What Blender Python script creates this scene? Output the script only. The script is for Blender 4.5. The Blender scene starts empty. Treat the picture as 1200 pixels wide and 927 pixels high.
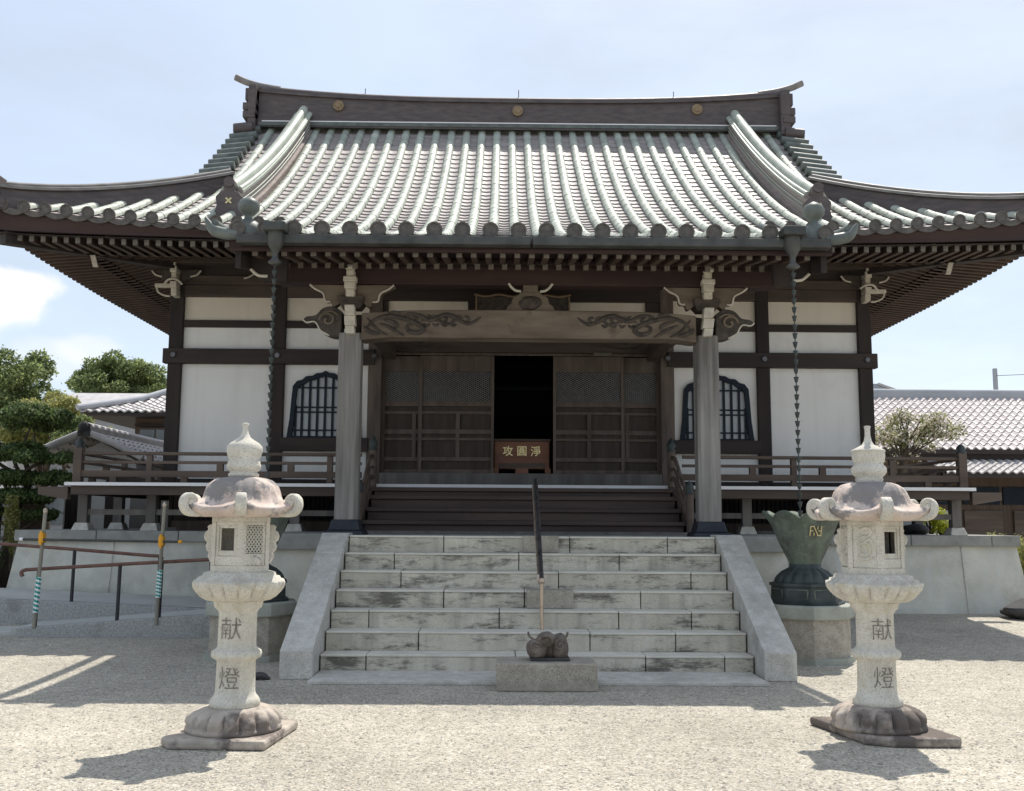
import bpy, bmesh, math, random
from math import sin, cos, pi, radians, sqrt, atan2, exp
from mathutils import Vector, Matrix
random.seed(7)
C = bpy.context.scene.collection
SC = bpy.context.scene

# ------------------------------------------------------------------ camera
def make_camera():
    p, yaw, roll = radians(7.2), .0102, .006
    fw = Vector((sin(yaw)*cos(p), cos(yaw)*cos(p), sin(p)))
    r = Vector((cos(yaw), -sin(yaw), 0)); u = r.cross(fw)
    c, s = cos(roll), sin(roll)
    r2 = r*c + u*s; u2 = u*c - r*s
    cd = bpy.data.cameras.new('camera'); co = bpy.data.objects.new('camera', cd); C.objects.link(co)
    cd.sensor_width = 36; cd.lens = 1180/1200*36; cd.clip_end = 3000; cd.clip_start = .05
    m = Matrix(((r2.x, u2.x, -fw.x, 0), (r2.y, u2.y, -fw.y, 0), (r2.z, u2.z, -fw.z, 1.36), (0, 0, 0, 1)))
    co.matrix_world = m
    SC.camera = co
make_camera()

# ------------------------------------------------------------------ light
SUN = Vector((.215, .49, 1)).normalized()
EL = math.asin(SUN.z); AZ = atan2(SUN.x, SUN.y)
sl = bpy.data.lights.new('sun', 'SUN'); sl.energy = 2.45; sl.angle = radians(.53); sl.color = (1, .945, .86)
so = bpy.data.objects.new('sun', sl); C.objects.link(so)
so.rotation_euler = SUN.to_track_quat('Z', 'Y').to_euler()

w = bpy.data.worlds.new('World'); SC.world = w; w.use_nodes = True
nt = w.node_tree; nt.nodes.clear()
out = nt.nodes.new('ShaderNodeOutputWorld'); bg = nt.nodes.new('ShaderNodeBackground')
sky = nt.nodes.new('ShaderNodeTexSky'); sky.sky_type = 'NISHITA'; sky.sun_disc = False
sky.sun_elevation = EL; sky.sun_rotation = AZ; sky.air_density = 1.0; sky.dust_density = 2.0; sky.ozone_density = 1.3; sky.altitude = 50
bg.inputs[1].default_value = .15
tc = nt.nodes.new('ShaderNodeTexCoord')
def wn(t, **k):
    n = nt.nodes.new(t)
    for a, b in k.items(): setattr(n, a, b)
    return n
# cloud bank low on the left plus thin veil
def cloud(center, size, sx=1.0):
    d = wn('ShaderNodeVectorMath', operation='SUBTRACT'); nt.links.new(tc.outputs['Generated'], d.inputs[0]); d.inputs[1].default_value = center
    m = wn('ShaderNodeVectorMath', operation='MULTIPLY'); nt.links.new(d.outputs[0], m.inputs[0]); m.inputs[1].default_value = (1/size*sx, 1/size*sx, 1.9/size)
    ns = wn('ShaderNodeTexNoise'); ns.inputs['Scale'].default_value = 26; ns.inputs['Detail'].default_value = 6
    nt.links.new(tc.outputs['Generated'], ns.inputs['Vector'])
    sb = wn('ShaderNodeVectorMath', operation='SUBTRACT'); nt.links.new(ns.outputs['Color'], sb.inputs[0]); sb.inputs[1].default_value = (.5, .5, .5)
    sc = wn('ShaderNodeVectorMath', operation='SCALE'); nt.links.new(sb.outputs[0], sc.inputs[0]); sc.inputs['Scale'].default_value = .9
    ad = wn('ShaderNodeVectorMath', operation='ADD'); nt.links.new(m.outputs[0], ad.inputs[0]); nt.links.new(sc.outputs[0], ad.inputs[1])
    ln = wn('ShaderNodeVectorMath', operation='LENGTH'); nt.links.new(ad.outputs[0], ln.inputs[0])
    mr = wn('ShaderNodeMapRange', interpolation_type='SMOOTHSTEP'); nt.links.new(ln.outputs['Value'], mr.inputs[0])
    mr.inputs[1].default_value = 1.15; mr.inputs[2].default_value = .62; mr.inputs[3].default_value = 0; mr.inputs[4].default_value = 1
    return mr.outputs[0]
def ddir(px, py):
    v = Vector((sin(.0102), cos(.0102), 0))*cos(radians(7.2)) + Vector((0, 0, sin(radians(7.2))))
    r = Vector((cos(.0102), -sin(.0102), 0)); u = r.cross(v)
    return tuple((v + r*(px-600)/1180 - u*(py-463.5)/1180).normalized())
ns = wn('ShaderNodeTexNoise'); ns.inputs['Scale'].default_value = 3.2; ns.inputs['Detail'].default_value = 7; ns.inputs['Roughness'].default_value = .6
mp = wn('ShaderNodeMapping'); mp.inputs['Scale'].default_value = (1, 1, 3); nt.links.new(tc.outputs['Generated'], mp.inputs[0]); nt.links.new(mp.outputs[0], ns.inputs['Vector'])
veil = wn('ShaderNodeMapRange'); nt.links.new(ns.outputs[0], veil.inputs[0]); veil.inputs[1].default_value = .35; veil.inputs[2].default_value = .8; veil.inputs[3].default_value = .72; veil.inputs[4].default_value = .92
mx = wn('ShaderNodeMixRGB'); nt.links.new(veil.outputs[0], mx.inputs[0]); nt.links.new(sky.outputs[0], mx.inputs[1]); mx.inputs[2].default_value = (1.84, 2.04, 2.28, 1)
prev = mx.outputs[0]
for ctr, size, amt in ((ddir(-22, 345), .055, .85), (ddir(-60, 352), .07, .8), (ddir(20, 340), .034, .9), (ddir(42, 343), .014, .7), (ddir(105, 412), .03, .32), (ddir(60, 425), .04, .22)):
    c = cloud(ctr, size); mu = wn('ShaderNodeMath', operation='MULTIPLY'); nt.links.new(c, mu.inputs[0]); mu.inputs[1].default_value = amt
    m2 = wn('ShaderNodeMixRGB'); nt.links.new(mu.outputs[0], m2.inputs[0]); nt.links.new(prev, m2.inputs[1]); m2.inputs[2].default_value = (3.75, 3.62, 3.55, 1); prev = m2.outputs[0]
nt.links.new(prev, bg.inputs[0]); nt.links.new(bg.outputs[0], out.inputs[0])
vs = SC.view_settings; vs.view_transform = 'Standard'; vs.look = 'None'; vs.gamma = 1; vs.use_curve_mapping = False
vs.exposure = 1.12
SC.cycles.max_bounces = 8; SC.cycles.diffuse_bounces = 5; SC.cycles.use_denoising = True

# ------------------------------------------------------------------ materials
def mat(name, c1, c2=None, scale=6, rough=.75, bump=.15, bscale=None, stretch=(1, 1, 1), spec=.3, metallic=0,
        island=0, stain=None, stain_scale=2.5, stain_thr=(.55, .72), fine=None, grain=None, lichen=None, streak=None, wave=None, bdist=.01, riser=False):
    m = bpy.data.materials.new(name); m.use_nodes = True; t = m.node_tree; N = t.nodes; L = t.links
    b = N['Principled BSDF']; b.inputs['Roughness'].default_value = rough; b.inputs['Metallic'].default_value = metallic
    b.inputs['Specular IOR Level'].default_value = spec
    co = N.new('ShaderNodeTexCoord'); mp = N.new('ShaderNodeMapping'); mp.inputs['Scale'].default_value = stretch; L.new(co.outputs['Object'], mp.inputs[0])
    def noise(sc, det=5, vec=None, r=.55):
        n = N.new('ShaderNodeTexNoise'); n.inputs['Scale'].default_value = sc; n.inputs['Detail'].default_value = det; n.inputs['Roughness'].default_value = r
        L.new(vec or mp.outputs[0], n.inputs['Vector']); return n
    n1 = noise(scale)
    r = N.new('ShaderNodeValToRGB'); r.color_ramp.elements[0].position = .32; r.color_ramp.elements[1].position = .68
    r.color_ramp.elements[0].color = (*c1, 1); r.color_ramp.elements[1].color = (*(c2 or c1), 1); L.new(n1.outputs[0], r.inputs[0])
    col = r.outputs[0]
    def mixc(fac, c, colr, typ='MIX'):
        x = N.new('ShaderNodeMixRGB'); x.blend_type = typ
        if isinstance(fac, float): x.inputs[0].default_value = fac
        else: L.new(fac, x.inputs[0])
        L.new(c, x.inputs[1])
        if isinstance(colr, tuple): x.inputs[2].default_value = (*colr, 1)
        else: L.new(colr, x.inputs[2])
        return x.outputs[0]
    def rng(v, a, b_, c=0, d=1):
        q = N.new('ShaderNodeMapRange'); L.new(v, q.inputs[0])
        for i, k in enumerate((a, b_, c, d)): q.inputs[i+1].default_value = k
        return q.outputs[0]
    if fine:   # (colour, scale, thr, amount) speckle
        fc, fs, ft, fa = fine
        nf = noise(fs, 2, co.outputs['Object']); col = mixc(rng(nf.outputs[0], ft, ft+.1, 0, fa), col, fc)
    if streak: # vertical streaks (colour, amount)
        ms = N.new('ShaderNodeMapping'); ms.inputs['Scale'].default_value = (5, 5, .35); L.new(co.outputs['Object'], ms.inputs[0])
        n5 = noise(1.6, 5, ms.outputs[0]); col = mixc(rng(n5.outputs[0], .5, .72, 0, streak[1]), col, streak[0])
    if stain:
        v3 = co.outputs['Object']
        if riser: m3 = N.new('ShaderNodeMapping'); m3.inputs['Scale'].default_value = (.8, 1, 3.2); L.new(co.outputs['Object'], m3.inputs[0]); v3 = m3.outputs[0]
        n3 = noise(stain_scale, 8, v3, .78 if riser else .65); col = mixc(rng(n3.outputs[0], stain_thr[0], stain_thr[1], 0, .85), col, stain)
    if lichen:
        n4 = noise(stain_scale*1.7, 7, co.outputs['Object'], .7); n4.inputs['W' if False else 'Distortion'].default_value = .4
        col = mixc(rng(n4.outputs[0], .56, .70, 0, .6), col, lichen)
    if island:
        g = N.new('ShaderNodeNewGeometry'); hs = N.new('ShaderNodeHueSaturation'); L.new(col, hs.inputs['Color'])
        L.new(rng(g.outputs['Random Per Island'], 0, 1, 1-island, 1+island), hs.inputs['Value']); col = hs.outputs[0]
    L.new(col, b.inputs['Base Color'])
    nb = noise(bscale or scale*3, 6)
    rr = rng(n1.outputs[0], .2, .8, max(.05, rough-.1), min(1, rough+.1)); L.new(rr, b.inputs['Roughness'])
    if bump:
        bp = N.new('ShaderNodeBump'); bp.inputs['Strength'].default_value = bump; bp.inputs['Distance'].default_value = bdist
        L.new(nb.outputs[0], bp.inputs['Height']); L.new(bp.outputs[0], b.inputs['Normal'])
    return m
M = {}
M['wood_dark'] = mat('dark_timber', (.022, .017, .016), (.050, .038, .034), 5, .7, .3, stretch=(1, 1, .15))
M['wood_dark_h'] = mat('dark_timber_horizontal', (.026, .019, .018), (.058, .044, .038), 5, .65, .3, stretch=(.12, 1, 1))
M['wood_brown'] = mat('brown_timber', (.058, .043, .036), (.115, .088, .072), 5, .7, .3, stretch=(.15, 1, 1))
M['wood_door'] = mat('door_timber', (.085, .066, .056), (.165, .13, .11), 9, .7, .4, stretch=(1, 1, .15))
M['wood_rafter'] = mat('rafter_timber', (.050, .032, .024), (.085, .055, .042), 5, .7, .2, stretch=(1, .2, 1))
M['wood_red'] = mat('reddish_timber', (.034, .021, .020), (.060, .036, .033), 4, .65, .2, stretch=(.15, 1, 1))
M['wood_cap'] = mat('pale_rafter_end', (.12, .105, .088), (.19, .17, .145), 20, .7, .1)
M['wood_grey'] = mat('weathered_pillar', (.14, .13, .118), (.33, .315, .295), 9, .8, .5, stretch=(1, 1, .07), streak=((.075, .065, .055), .75), stain=(.42, .41, .40), stain_scale=1.8, stain_thr=(.60, .85))
M['wood_panel'] = mat('door_panel_timber', (.048, .037, .032), (.088, .068, .058), 9, .75, .4, stretch=(1, 1, .12))  # darker than the door frames, recess shade painted into the colour
M['wood_beam'] = mat('carved_beam_timber', (.115, .090, .067), (.235, .19, .145), 6, .75, .35, stretch=(.2, 1, 1), stain=(.075, .058, .043), stain_scale=3)
M['wood_carve'] = mat('carving_timber', (.045, .037, .032), (.105, .086, .07), 14, .75, .3)
M['wood_rail'] = mat('railing_timber', (.085, .062, .050), (.155, .118, .095), 5, .7, .3, stretch=(.12, 1, 1))
M['wood_post'] = mat('verandah_post_timber', (.11, .10, .094), (.20, .185, .172), 6, .75, .3, stretch=(1, 1, .12))
M['wood_step'] = mat('wooden_tread_timber', (.055, .038, .034), (.115, .084, .072), 5, .6, .25, stretch=(.1, 1, 1))
M['floor_edge'] = mat('pale_floor_end_grain', (.80, .79, .79), (.86, .85, .85), 30, .6, .05)
M['white_paint'] = mat('aged_white_paint', (.50, .46, .38), (.66, .62, .53), 14, .7, .1)
M['plaster'] = mat('white_plaster', (.83, .82, .79), (.88, .87, .84), 1.3, .9, .08, bscale=14, stain=(.72, .70, .66), stain_scale=.9, streak=((.70, .68, .64), .35))
M['plaster_cream'] = mat('cream_plaster', (.74, .67, .56), (.79, .725, .62), 1.2, .9, .08, bscale=14, stain=(.66, .58, .46), stain_scale=1.2, streak=((.64, .57, .46), .4))
M['pane'] = mat('paper_pane', (.42, .45, .48), (.52, .55, .58), 3, .5, .02)
M['lacquer'] = mat('blue_black_lacquer', (.010, .017, .027), (.018, .028, .042), 5, .6, .05, spec=.2)
M['lattice'] = mat('lattice_metal', (.16, .155, .15), (.25, .245, .24), 20, .5, .05, metallic=.3)
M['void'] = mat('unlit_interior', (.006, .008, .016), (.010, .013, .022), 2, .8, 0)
M['tile_roll'] = mat('glazed_cover_tile', (.34, .37, .31), (.47, .495, .425), 3, .5, .08, spec=.35, island=.09, stain=(.27, .30, .26), stain_scale=1.3, stain_thr=(.52, .75), lichen=(.50, .50, .42), fine=((.30, .31, .27), 40, .58, .4))
M['tile_pan'] = mat('flat_tile', (.28, .245, .235), (.40, .355, .335), 5, .55, .1, spec=.35, island=.12, stain=(.28, .25, .235), stain_scale=1.6)
M['tile_dark'] = mat('ridge_tile', (.075, .060, .058), (.13, .105, .10), 4, .55, .2, stretch=(1, 1, 4), spec=.4)
M['tile_end'] = mat('eave_end_tile', (.075, .068, .06), (.15, .135, .118), 16, .6, .2)
M['tile_side'] = mat('ridge_side_tile', (.27, .22, .20), (.37, .31, .285), 3, .5, .1, stretch=(1, 1, 5))
M['tile_bluish'] = mat('weathered_green_tile', (.085, .098, .09), (.17, .19, .175), 6, .5, .15)
M['tile_grey'] = mat('ridge_cap_tile', (.17, .155, .145), (.27, .25, .235), 5, .55, .15)
M['gold'] = mat('gilt', (.62, .50, .24), (.78, .66, .38), 20, .35, .05, metallic=.6)
M['gold_dull'] = mat('dull_gilt', (.22, .15, .09), (.32, .23, .14), 20, .55, .1, metallic=.2)
M['stone_step'] = mat('step_stone', (.49, .455, .37), (.64, .60, .50), 3.5, .85, .35, bscale=60, island=.08, stain=(.095, .088, .072), stain_scale=1.9, stain_thr=(.50, .60), fine=((.28, .27, .24), 130, .54, .6), lichen=(.64, .62, .55), streak=((.24, .23, .20), .6), riser=True)
M['stone_tread'] = mat('skylit_tread', (.60, .57, .49), (.72, .69, .60), 5, .85, .2, bscale=70, fine=((.40, .39, .35), 130, .55, .5))  # paler than the risers: sky light on the tread tops painted into the colour
M['stone_cheek'] = mat('cheek_granite', (.52, .495, .44), (.68, .655, .60), 9, .85, .3, bscale=80, fine=((.24, .24, .23), 150, .50, .6), stain=(.28, .275, .25), stain_scale=1.6, stain_thr=(.55, .78), streak=((.36, .35, .32), .5))
M['granite'] = mat('speckled_granite', (.34, .305, .25), (.48, .44, .37), 12, .8, .2, bscale=100, fine=((.12, .11, .095), 150, .52, .7))
M['granite_green'] = mat('pale_green_granite', (.30, .315, .27), (.40, .41, .36), 6, .8, .15, bscale=90, fine=((.2, .2, .17), 170, .55, .5))
M['concrete'] = mat('stained_concrete', (.52, .505, .435), (.68, .66, .575), 2.2, .9, .3, bscale=30, stain=(.24, .235, .20), stain_scale=.8, stain_thr=(.47, .72), lichen=(.60, .60, .54), streak=((.60, .62, .60), .5), fine=((.33, .33, .30), 90, .55, .35))
M['coping'] = mat('coping_stone', (.24, .24, .225), (.35, .35, .325), 4, .85, .25, bscale=60, stain=(.12, .12, .11), stain_scale=2)
M['ramp_top'] = mat('ramp_concrete', (.46, .46, .43), (.56, .56, .53), 2, .9, .15, bscale=50)
M['ramp_side'] = mat('exposed_aggregate', (.27, .27, .255), (.48, .48, .46), 40, .9, .5, bscale=80, stain=(.20, .20, .19), stain_scale=2)
M['lantern'] = mat('lantern_stone', (.55, .52, .45), (.72, .69, .61), 7, .9, .5, bscale=45, stain=(.27, .25, .21), stain_scale=3.4, stain_thr=(.56, .74), fine=((.34, .325, .285), 95, .54, .6), lichen=(.52, .47, .31), streak=((.42, .40, .33), .6))
M['lantern_roof'] = mat('lantern_roof_stone', (.50, .40, .345), (.68, .58, .51), 7, .9, .4, bscale=50, stain=(.20, .195, .195), stain_scale=2.2, stain_thr=(.51, .545), fine=((.25, .19, .16), 110, .55, .4))
M['lantern_base'] = mat('lantern_base_stone', (.36, .31, .26), (.58, .52, .45), 5, .9, .35, bscale=40, stain=(.12, .095, .085), stain_scale=2.6, stain_thr=(.50, .60))
M['lantern_base_dark'] = mat('stained_base_stone', (.34, .28, .24), (.55, .49, .42), 6, .9, .4, bscale=40, stain=(.075, .06, .055), stain_scale=2.4, stain_thr=(.42, .54))
M['engrave'] = mat('engraved_letter', (.15, .135, .115), (.26, .24, .205), 30, .9, .1)
M['bronze'] = mat('verdigris_bronze', (.10, .128, .10), (.18, .215, .17), 5, .75, .4, streak=((.07, .075, .07), .8), fine=((.22, .27, .22), 30, .58, .5), stain=(.085, .082, .076), stain_scale=3.2, stain_thr=(.48, .66), metallic=.15)
M['bronze_dark'] = mat('dark_bronze', (.032, .040, .040), (.07, .083, .08), 6, .5, .3, metallic=.2)
M['bronze_black'] = mat('blackened_metal', (.020, .024, .034), (.035, .04, .05), 8, .45, .1, metallic=.3)
M['metal_gut'] = mat('aged_gutter_metal', (.052, .053, .049), (.10, .102, .095), 5, .5, .15, metallic=.3)
M['steel'] = mat('dark_handrail_metal', (.10, .095, .095), (.17, .16, .16), 10, .3, .05, metallic=.7)
M['brass'] = mat('worn_handrail_metal', (.45, .36, .27), (.58, .47, .36), 10, .3, .05, metallic=.6)
M['rust'] = mat('brown_painted_rail', (.13, .065, .05), (.20, .11, .085), 8, .5, .1)
M['post_black'] = mat('dark_post_paint', (.025, .025, .03), (.05, .05, .055), 8, .5, .1)
M['bamboo'] = mat('grey_bamboo', (.20, .19, .155), (.32, .30, .24), 10, .6, .1, stretch=(1, 1, .2))
M['orange'] = mat('orange_clamp', (.78, .35, .02), (.85, .42, .04), 8, .5, .05)
M['teal'] = mat('teal_tape', (.0, .24, .22), (.01, .32, .29), 8, .4, .02)
M['white_tape'] = mat('white_tape', (.75, .78, .78), (.82, .84, .84), 8, .4, .02)
M['bark'] = mat('bark', (.05, .038, .028), (.10, .08, .06), 12, .9, .5, stretch=(1, 1, .3))
M['rock'] = mat('dark_rock', (.035, .035, .038), (.085, .083, .082), 6, .85, .5, bscale=14)
M['box_red'] = mat('offertory_wood', (.17, .075, .045), (.28, .13, .08), 5, .5, .15, stretch=(.2, 1, 1))
M['house_roof'] = mat('silver_roof_tile', (.38, .36, .355), (.52, .49, .48), 4, .45, .1, island=.12)
M['house_roof_pink'] = mat('pinkish_roof_tile', (.38, .335, .325), (.55, .495, .48), 9, .5, .1, island=.12, spec=.45)
M['house_wall'] = mat('brown_board_wall', (.085, .058, .044), (.14, .10, .078), 4, .8, .2, stretch=(3, 3, .2))
M['house_white'] = mat('pale_rendered_wall', (.62, .61, .60), (.70, .69, .68), 1, .9, .05)
M['house_grey'] = mat('grey_rendered_wall', (.36, .37, .39), (.44, .45, .47), 1, .9, .05)
M['glass'] = mat('dull_window_glass', (.10, .115, .13), (.16, .18, .20), 1.5, .15, 0, spec=.6)
M['solar'] = mat('slate_panel_roof', (.22, .25, .30), (.30, .33, .38), 2, .3, .02, spec=.5)

def leafmat(name, c1, c2, trans=.35):
    m = bpy.data.materials.new(name); m.use_nodes = True; t = m.node_tree; N = t.nodes; L = t.links
    b = N['Principled BSDF']; b.inputs['Roughness'].default_value = .55; b.inputs['Specular IOR Level'].default_value = .3
    g = N.new('ShaderNodeNewGeometry'); r = N.new('ShaderNodeValToRGB'); r.color_ramp.elements[0].color = (*c1, 1); r.color_ramp.elements[1].color = (*c2, 1)
    L.new(g.outputs['Random Per Island'], r.inputs[0]); L.new(r.outputs[0], b.inputs['Base Color'])
    tr = N.new('ShaderNodeBsdfTranslucent'); L.new(r.outputs[0], tr.inputs[0]); ms = N.new('ShaderNodeMixShader'); ms.inputs[0].default_value = trans
    L.new(b.outputs[0], ms.inputs[1]); L.new(tr.outputs[0], ms.inputs[2]); L.new(ms.outputs[0], N['Material Output'].inputs[0]); return m
M['leaf_mid'] = leafmat('mid_green_leaf', (.07, .11, .045), (.36, .42, .17), .55)
M['leaf_yellow'] = leafmat('yellow_green_leaf', (.20, .22, .07), (.46, .44, .17), .55)
M['leaf_dark'] = leafmat('pine_needle', (.025, .05, .018), (.19, .26, .09), .4)
M['leaf_lime'] = leafmat('lime_leaf', (.22, .26, .02), (.50, .52, .06))
M['leaf_bush'] = leafmat('olive_leaf', (.10, .09, .03), (.24, .21, .09))
M['blossom'] = leafmat('pale_blossom', (.55, .50, .42), (.85, .78, .72), .5)
M['leaf_sparse'] = leafmat('olive_green_leaf', (.12, .15, .05), (.34, .36, .15), .55)

# ------------------------------------------------------------------ geometry helpers
ORG = {}
class MB:
    def __init__(s): s.v = []; s.f = []; s.mi = []; s.sm = []
    def add(s, vs, fs, m=0, smooth=False):
        o = len(s.v); s.v += [tuple(v) for v in vs]
        for f in fs: s.f.append(tuple(i+o for i in f)); s.mi.append(m); s.sm.append(smooth)
        return s
    def box(s, x0, x1, y0, y1, z0, z1, m=0):
        if x0 > x1: x0, x1 = x1, x0
        if y0 > y1: y0, y1 = y1, y0
        if z0 > z1: z0, z1 = z1, z0
        vs = [(x, y, z) for z in (z0, z1) for y in (y0, y1) for x in (x0, x1)]
        return s.add(vs, [(0, 2, 3, 1), (4, 5, 7, 6), (0, 1, 5, 4), (2, 6, 7, 3), (0, 4, 6, 2), (1, 3, 7, 5)], m)
    def hexa(s, b, t, m=0):   # 4 bottom, 4 top corners, same winding (ccw from above)
        return s.add(list(b)+list(t), [(3, 2, 1, 0), (4, 5, 6, 7), (0, 1, 5, 4), (1, 2, 6, 5), (2, 3, 7, 6), (3, 0, 4, 7)], m)
    def prism(s, pts, p0, d, ax='y', m=0):  # pts 2-D outline extruded. ax y: pts are (x,z) from y=p0 to p0+d
        n = len(pts)
        A = 0
        for i in range(n): A += pts[i][0]*pts[(i+1) % n][1]-pts[(i+1) % n][0]*pts[i][1]
        if A < 0: pts = pts[::-1]
        if ax == 'y': a = [(p[0], p0, p[1]) for p in pts]; b = [(p[0], p0+d, p[1]) for p in pts]
        elif ax == 'x': a = [(p0+d, p[0], p[1]) for p in pts]; b = [(p0, p[0], p[1]) for p in pts]; 
        else: a = [(p[0], p[1], p0+d) for p in pts]; b = [(p[0], p[1], p0) for p in pts]
        fs = [tuple(range(n)), tuple(range(2*n-1, n-1, -1))] + [(i, n+i, n+(i+1) % n, (i+1) % n) for i in range(n)]
        return s.add(a+b, fs, m)
    def tube(s, pts, r, n=10, m=0, cap=True, smooth=True, flat=1.0):
        pts = [Vector(p) for p in pts]; rs = r if isinstance(r, (list, tuple)) else [r]*len(pts)
        rings = []; up = Vector((0, 0, 1))
        d0 = (pts[1]-pts[0]).normalized()
        ref = up if abs(d0.z) < .9 else Vector((0, 1, 0))
        for i, p in enumerate(pts):
            d = ((pts[min(i+1, len(pts)-1)]-pts[max(i-1, 0)])).normalized()
            a = ref.cross(d)
            if a.length < 1e-4: a = Vector((1, 0, 0))
            a.normalize(); b = d.cross(a)
            if i: ref = b
            rings.append([p+(a*cos(2*pi*k/n)*flat+b*sin(2*pi*k/n))*rs[i] for k in range(n)])
        vs = [v for q in rings for v in q]; fs = []
        for i in range(len(rings)-1):
            for k in range(n): fs.append((i*n+k, i*n+(k+1) % n, (i+1)*n+(k+1) % n, (i+1)*n+k))
        s.add(vs, fs, m, smooth)
        if cap:
            s.add(rings[0], [tuple(range(n-1, -1, -1))], m); s.add(rings[-1], [tuple(range(n))], m)
        return s
    def lathe(s, prof, cx=0, cy=0, n=24, m=0, a0=0, rf=None, smooth=True):  # prof [(r,z)] bottom to top; rf(angle,r,z)->r
        vs = []
        for (r, z) in prof:
            for k in range(n):
                a = a0+2*pi*k/n; q = rf(a, r, z) if rf else (r, z)
                if not isinstance(q, tuple): q = (q, z)
                vs.append((cx+q[0]*cos(a), cy+q[0]*sin(a), q[1]))
        fs = []
        for i in range(len(prof)-1):
            for k in range(n): fs.append((i*n+k, i*n+(k+1) % n, (i+1)*n+(k+1) % n, (i+1)*n+k))
        s.add(vs, fs, m, smooth)
        s.add(vs[:n], [tuple(range(n-1, -1, -1))], m); s.add(vs[-n:], [tuple(range(n))], m)
        return s
    def sheet(s, grid, m=0, smooth=True, thick=None):   # grid rows of points; optional downward thickness
        R = len(grid); K = len(grid[0]); vs = [p for r in grid for p in r]
        fs = [(i*K+k, i*K+k+1, (i+1)*K+k+1, (i+1)*K+k) for i in range(R-1) for k in range(K-1)]
        s.add(vs, fs, m, smooth)
        if thick:
            v2 = [(p[0], p[1], p[2]-thick) for p in vs]
            s.add(v2, [f[::-1] for f in fs], m, smooth)
            o = []
            bd = [(0, k) for k in range(K)]+[(i, K-1) for i in range(1, R)]+[(R-1, k) for k in range(K-2, -1, -1)]+[(i, 0) for i in range(R-2, 0, -1)]
            n = len(bd); top = [grid[i][k] for i, k in bd]; bot = [(p[0], p[1], p[2]-thick) for p in top]
            s.add(top+bot, [(i, n+i, n+(i+1) % n, (i+1) % n) for i in range(n)], m)
        return s
    def beam(s, a, b, w, h, m=0):  # box along a-b, width w horizontal, height h (top at line)
        a, b = Vector(a), Vector(b); d = (b-a).normalized(); x = d.cross(Vector((0, 0, 1))).normalized()*w/2; u = x.cross(d).normalized()
        if u.z < 0: u = -u
        lo = -u*h
        P = [a-x+lo, a+x+lo, b+x+lo, b-x+lo]; Q = [a-x, a+x, b+x, b-x]
        return s.hexa(P, Q, m)
    def build(s, name, m, parent=None, bevel=0, seg=2):
        me = bpy.data.meshes.new(name); off = ORG.get(parent, Vector((0, 0, 0)))
        me.from_pydata([(v[0]-off.x, v[1]-off.y, v[2]-off.z) for v in s.v], [], s.f)
        for mm in (m if isinstance(m, (list, tuple)) else [m]): me.materials.append(mm)
        me.polygons.foreach_set('material_index', s.mi); me.polygons.foreach_set('use_smooth', s.sm); me.update()
        o = bpy.data.objects.new(name, me); C.objects.link(o)
        if parent: o.parent = parent; ORG[o] = off
        else: ORG[o] = Vector((0, 0, 0))
        if bevel:
            b = o.modifiers.new('bevel', 'BEVEL'); b.width = bevel; b.segments = seg; b.limit_method = 'ANGLE'; b.angle_limit = radians(40)
        return o
def thing(name, label, cat, loc, group=None):
    o = bpy.data.objects.new(name, None); C.objects.link(o); o.location = loc; o.empty_display_size = .3; ORG[o] = Vector(loc)
    return tag(o, label, cat, group)
def tag(o, label=None, cat=None, group=None, kind=None):
    if label: o['label'] = label
    if cat: o['category'] = cat
    if group: o['group'] = group
    if kind: o['kind'] = kind
    return o
def copy_tree(o, parent=None):
    c = o.copy(); C.objects.link(c); c.parent = parent
    if o in ORG: ORG[c] = ORG[o]
    for ch in list(o.children):
        copy_tree(ch, c)
    return c
def smooth_curve(pts, n=6):   # Catmull-Rom through points
    P = [Vector(p) for p in pts]; P = [P[0]*2-P[1]]+P+[P[-1]*2-P[-2]]; out = []
    for i in range(1, len(P)-2):
        for k in range(n):
            t = k/n; a, b, c, d = P[i-1], P[i], P[i+1], P[i+2]
            out.append(.5*((2*b)+(-a+c)*t+(2*a-5*b+4*c-d)*t*t+(-a+3*b-3*c+d)*t**3))
    out.append(P[-2]); return out
def text_mesh(ch, size, weight=.0):
    cu = bpy.data.curves.new('glyph', 'FONT'); cu.body = ch; cu.size = size; cu.align_x = 'CENTER'; cu.align_y = 'CENTER'; cu.offset = weight
    cu.resolution_u = 3
    o = bpy.data.objects.new('glyph', cu); C.objects.link(o)
    dg = bpy.context.evaluated_depsgraph_get(); dg.update(); me = bpy.data.meshes.new_from_object(o.evaluated_get(dg))
    bpy.data.objects.remove(o); bm = bmesh.new(); bm.from_mesh(me)
    bmesh.ops.triangulate(bm, faces=bm.faces)
    for _ in range(3):
        es = [e for e in bm.edges if e.calc_length() > size*.12]
        if not es: break
        bmesh.ops.subdivide_edges(bm, edges=es, cuts=1); bmesh.ops.triangulate(bm, faces=bm.faces)
    xs = [v.co.x for v in bm.verts]; ys = [v.co.y for v in bm.verts]
    cx, cy = (min(xs)+max(xs))/2, (min(ys)+max(ys))/2
    V = [(v.co.x-cx, v.co.y-cy) for v in bm.verts]; F = [tuple(v.index for v in f.verts) for f in bm.faces]
    bm.free(); return V, F

X0 = .30
def sm(x, a, b):
    t = max(0, min(1, (x-a)/(b-a))); return t*t*(3-2*t)

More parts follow.
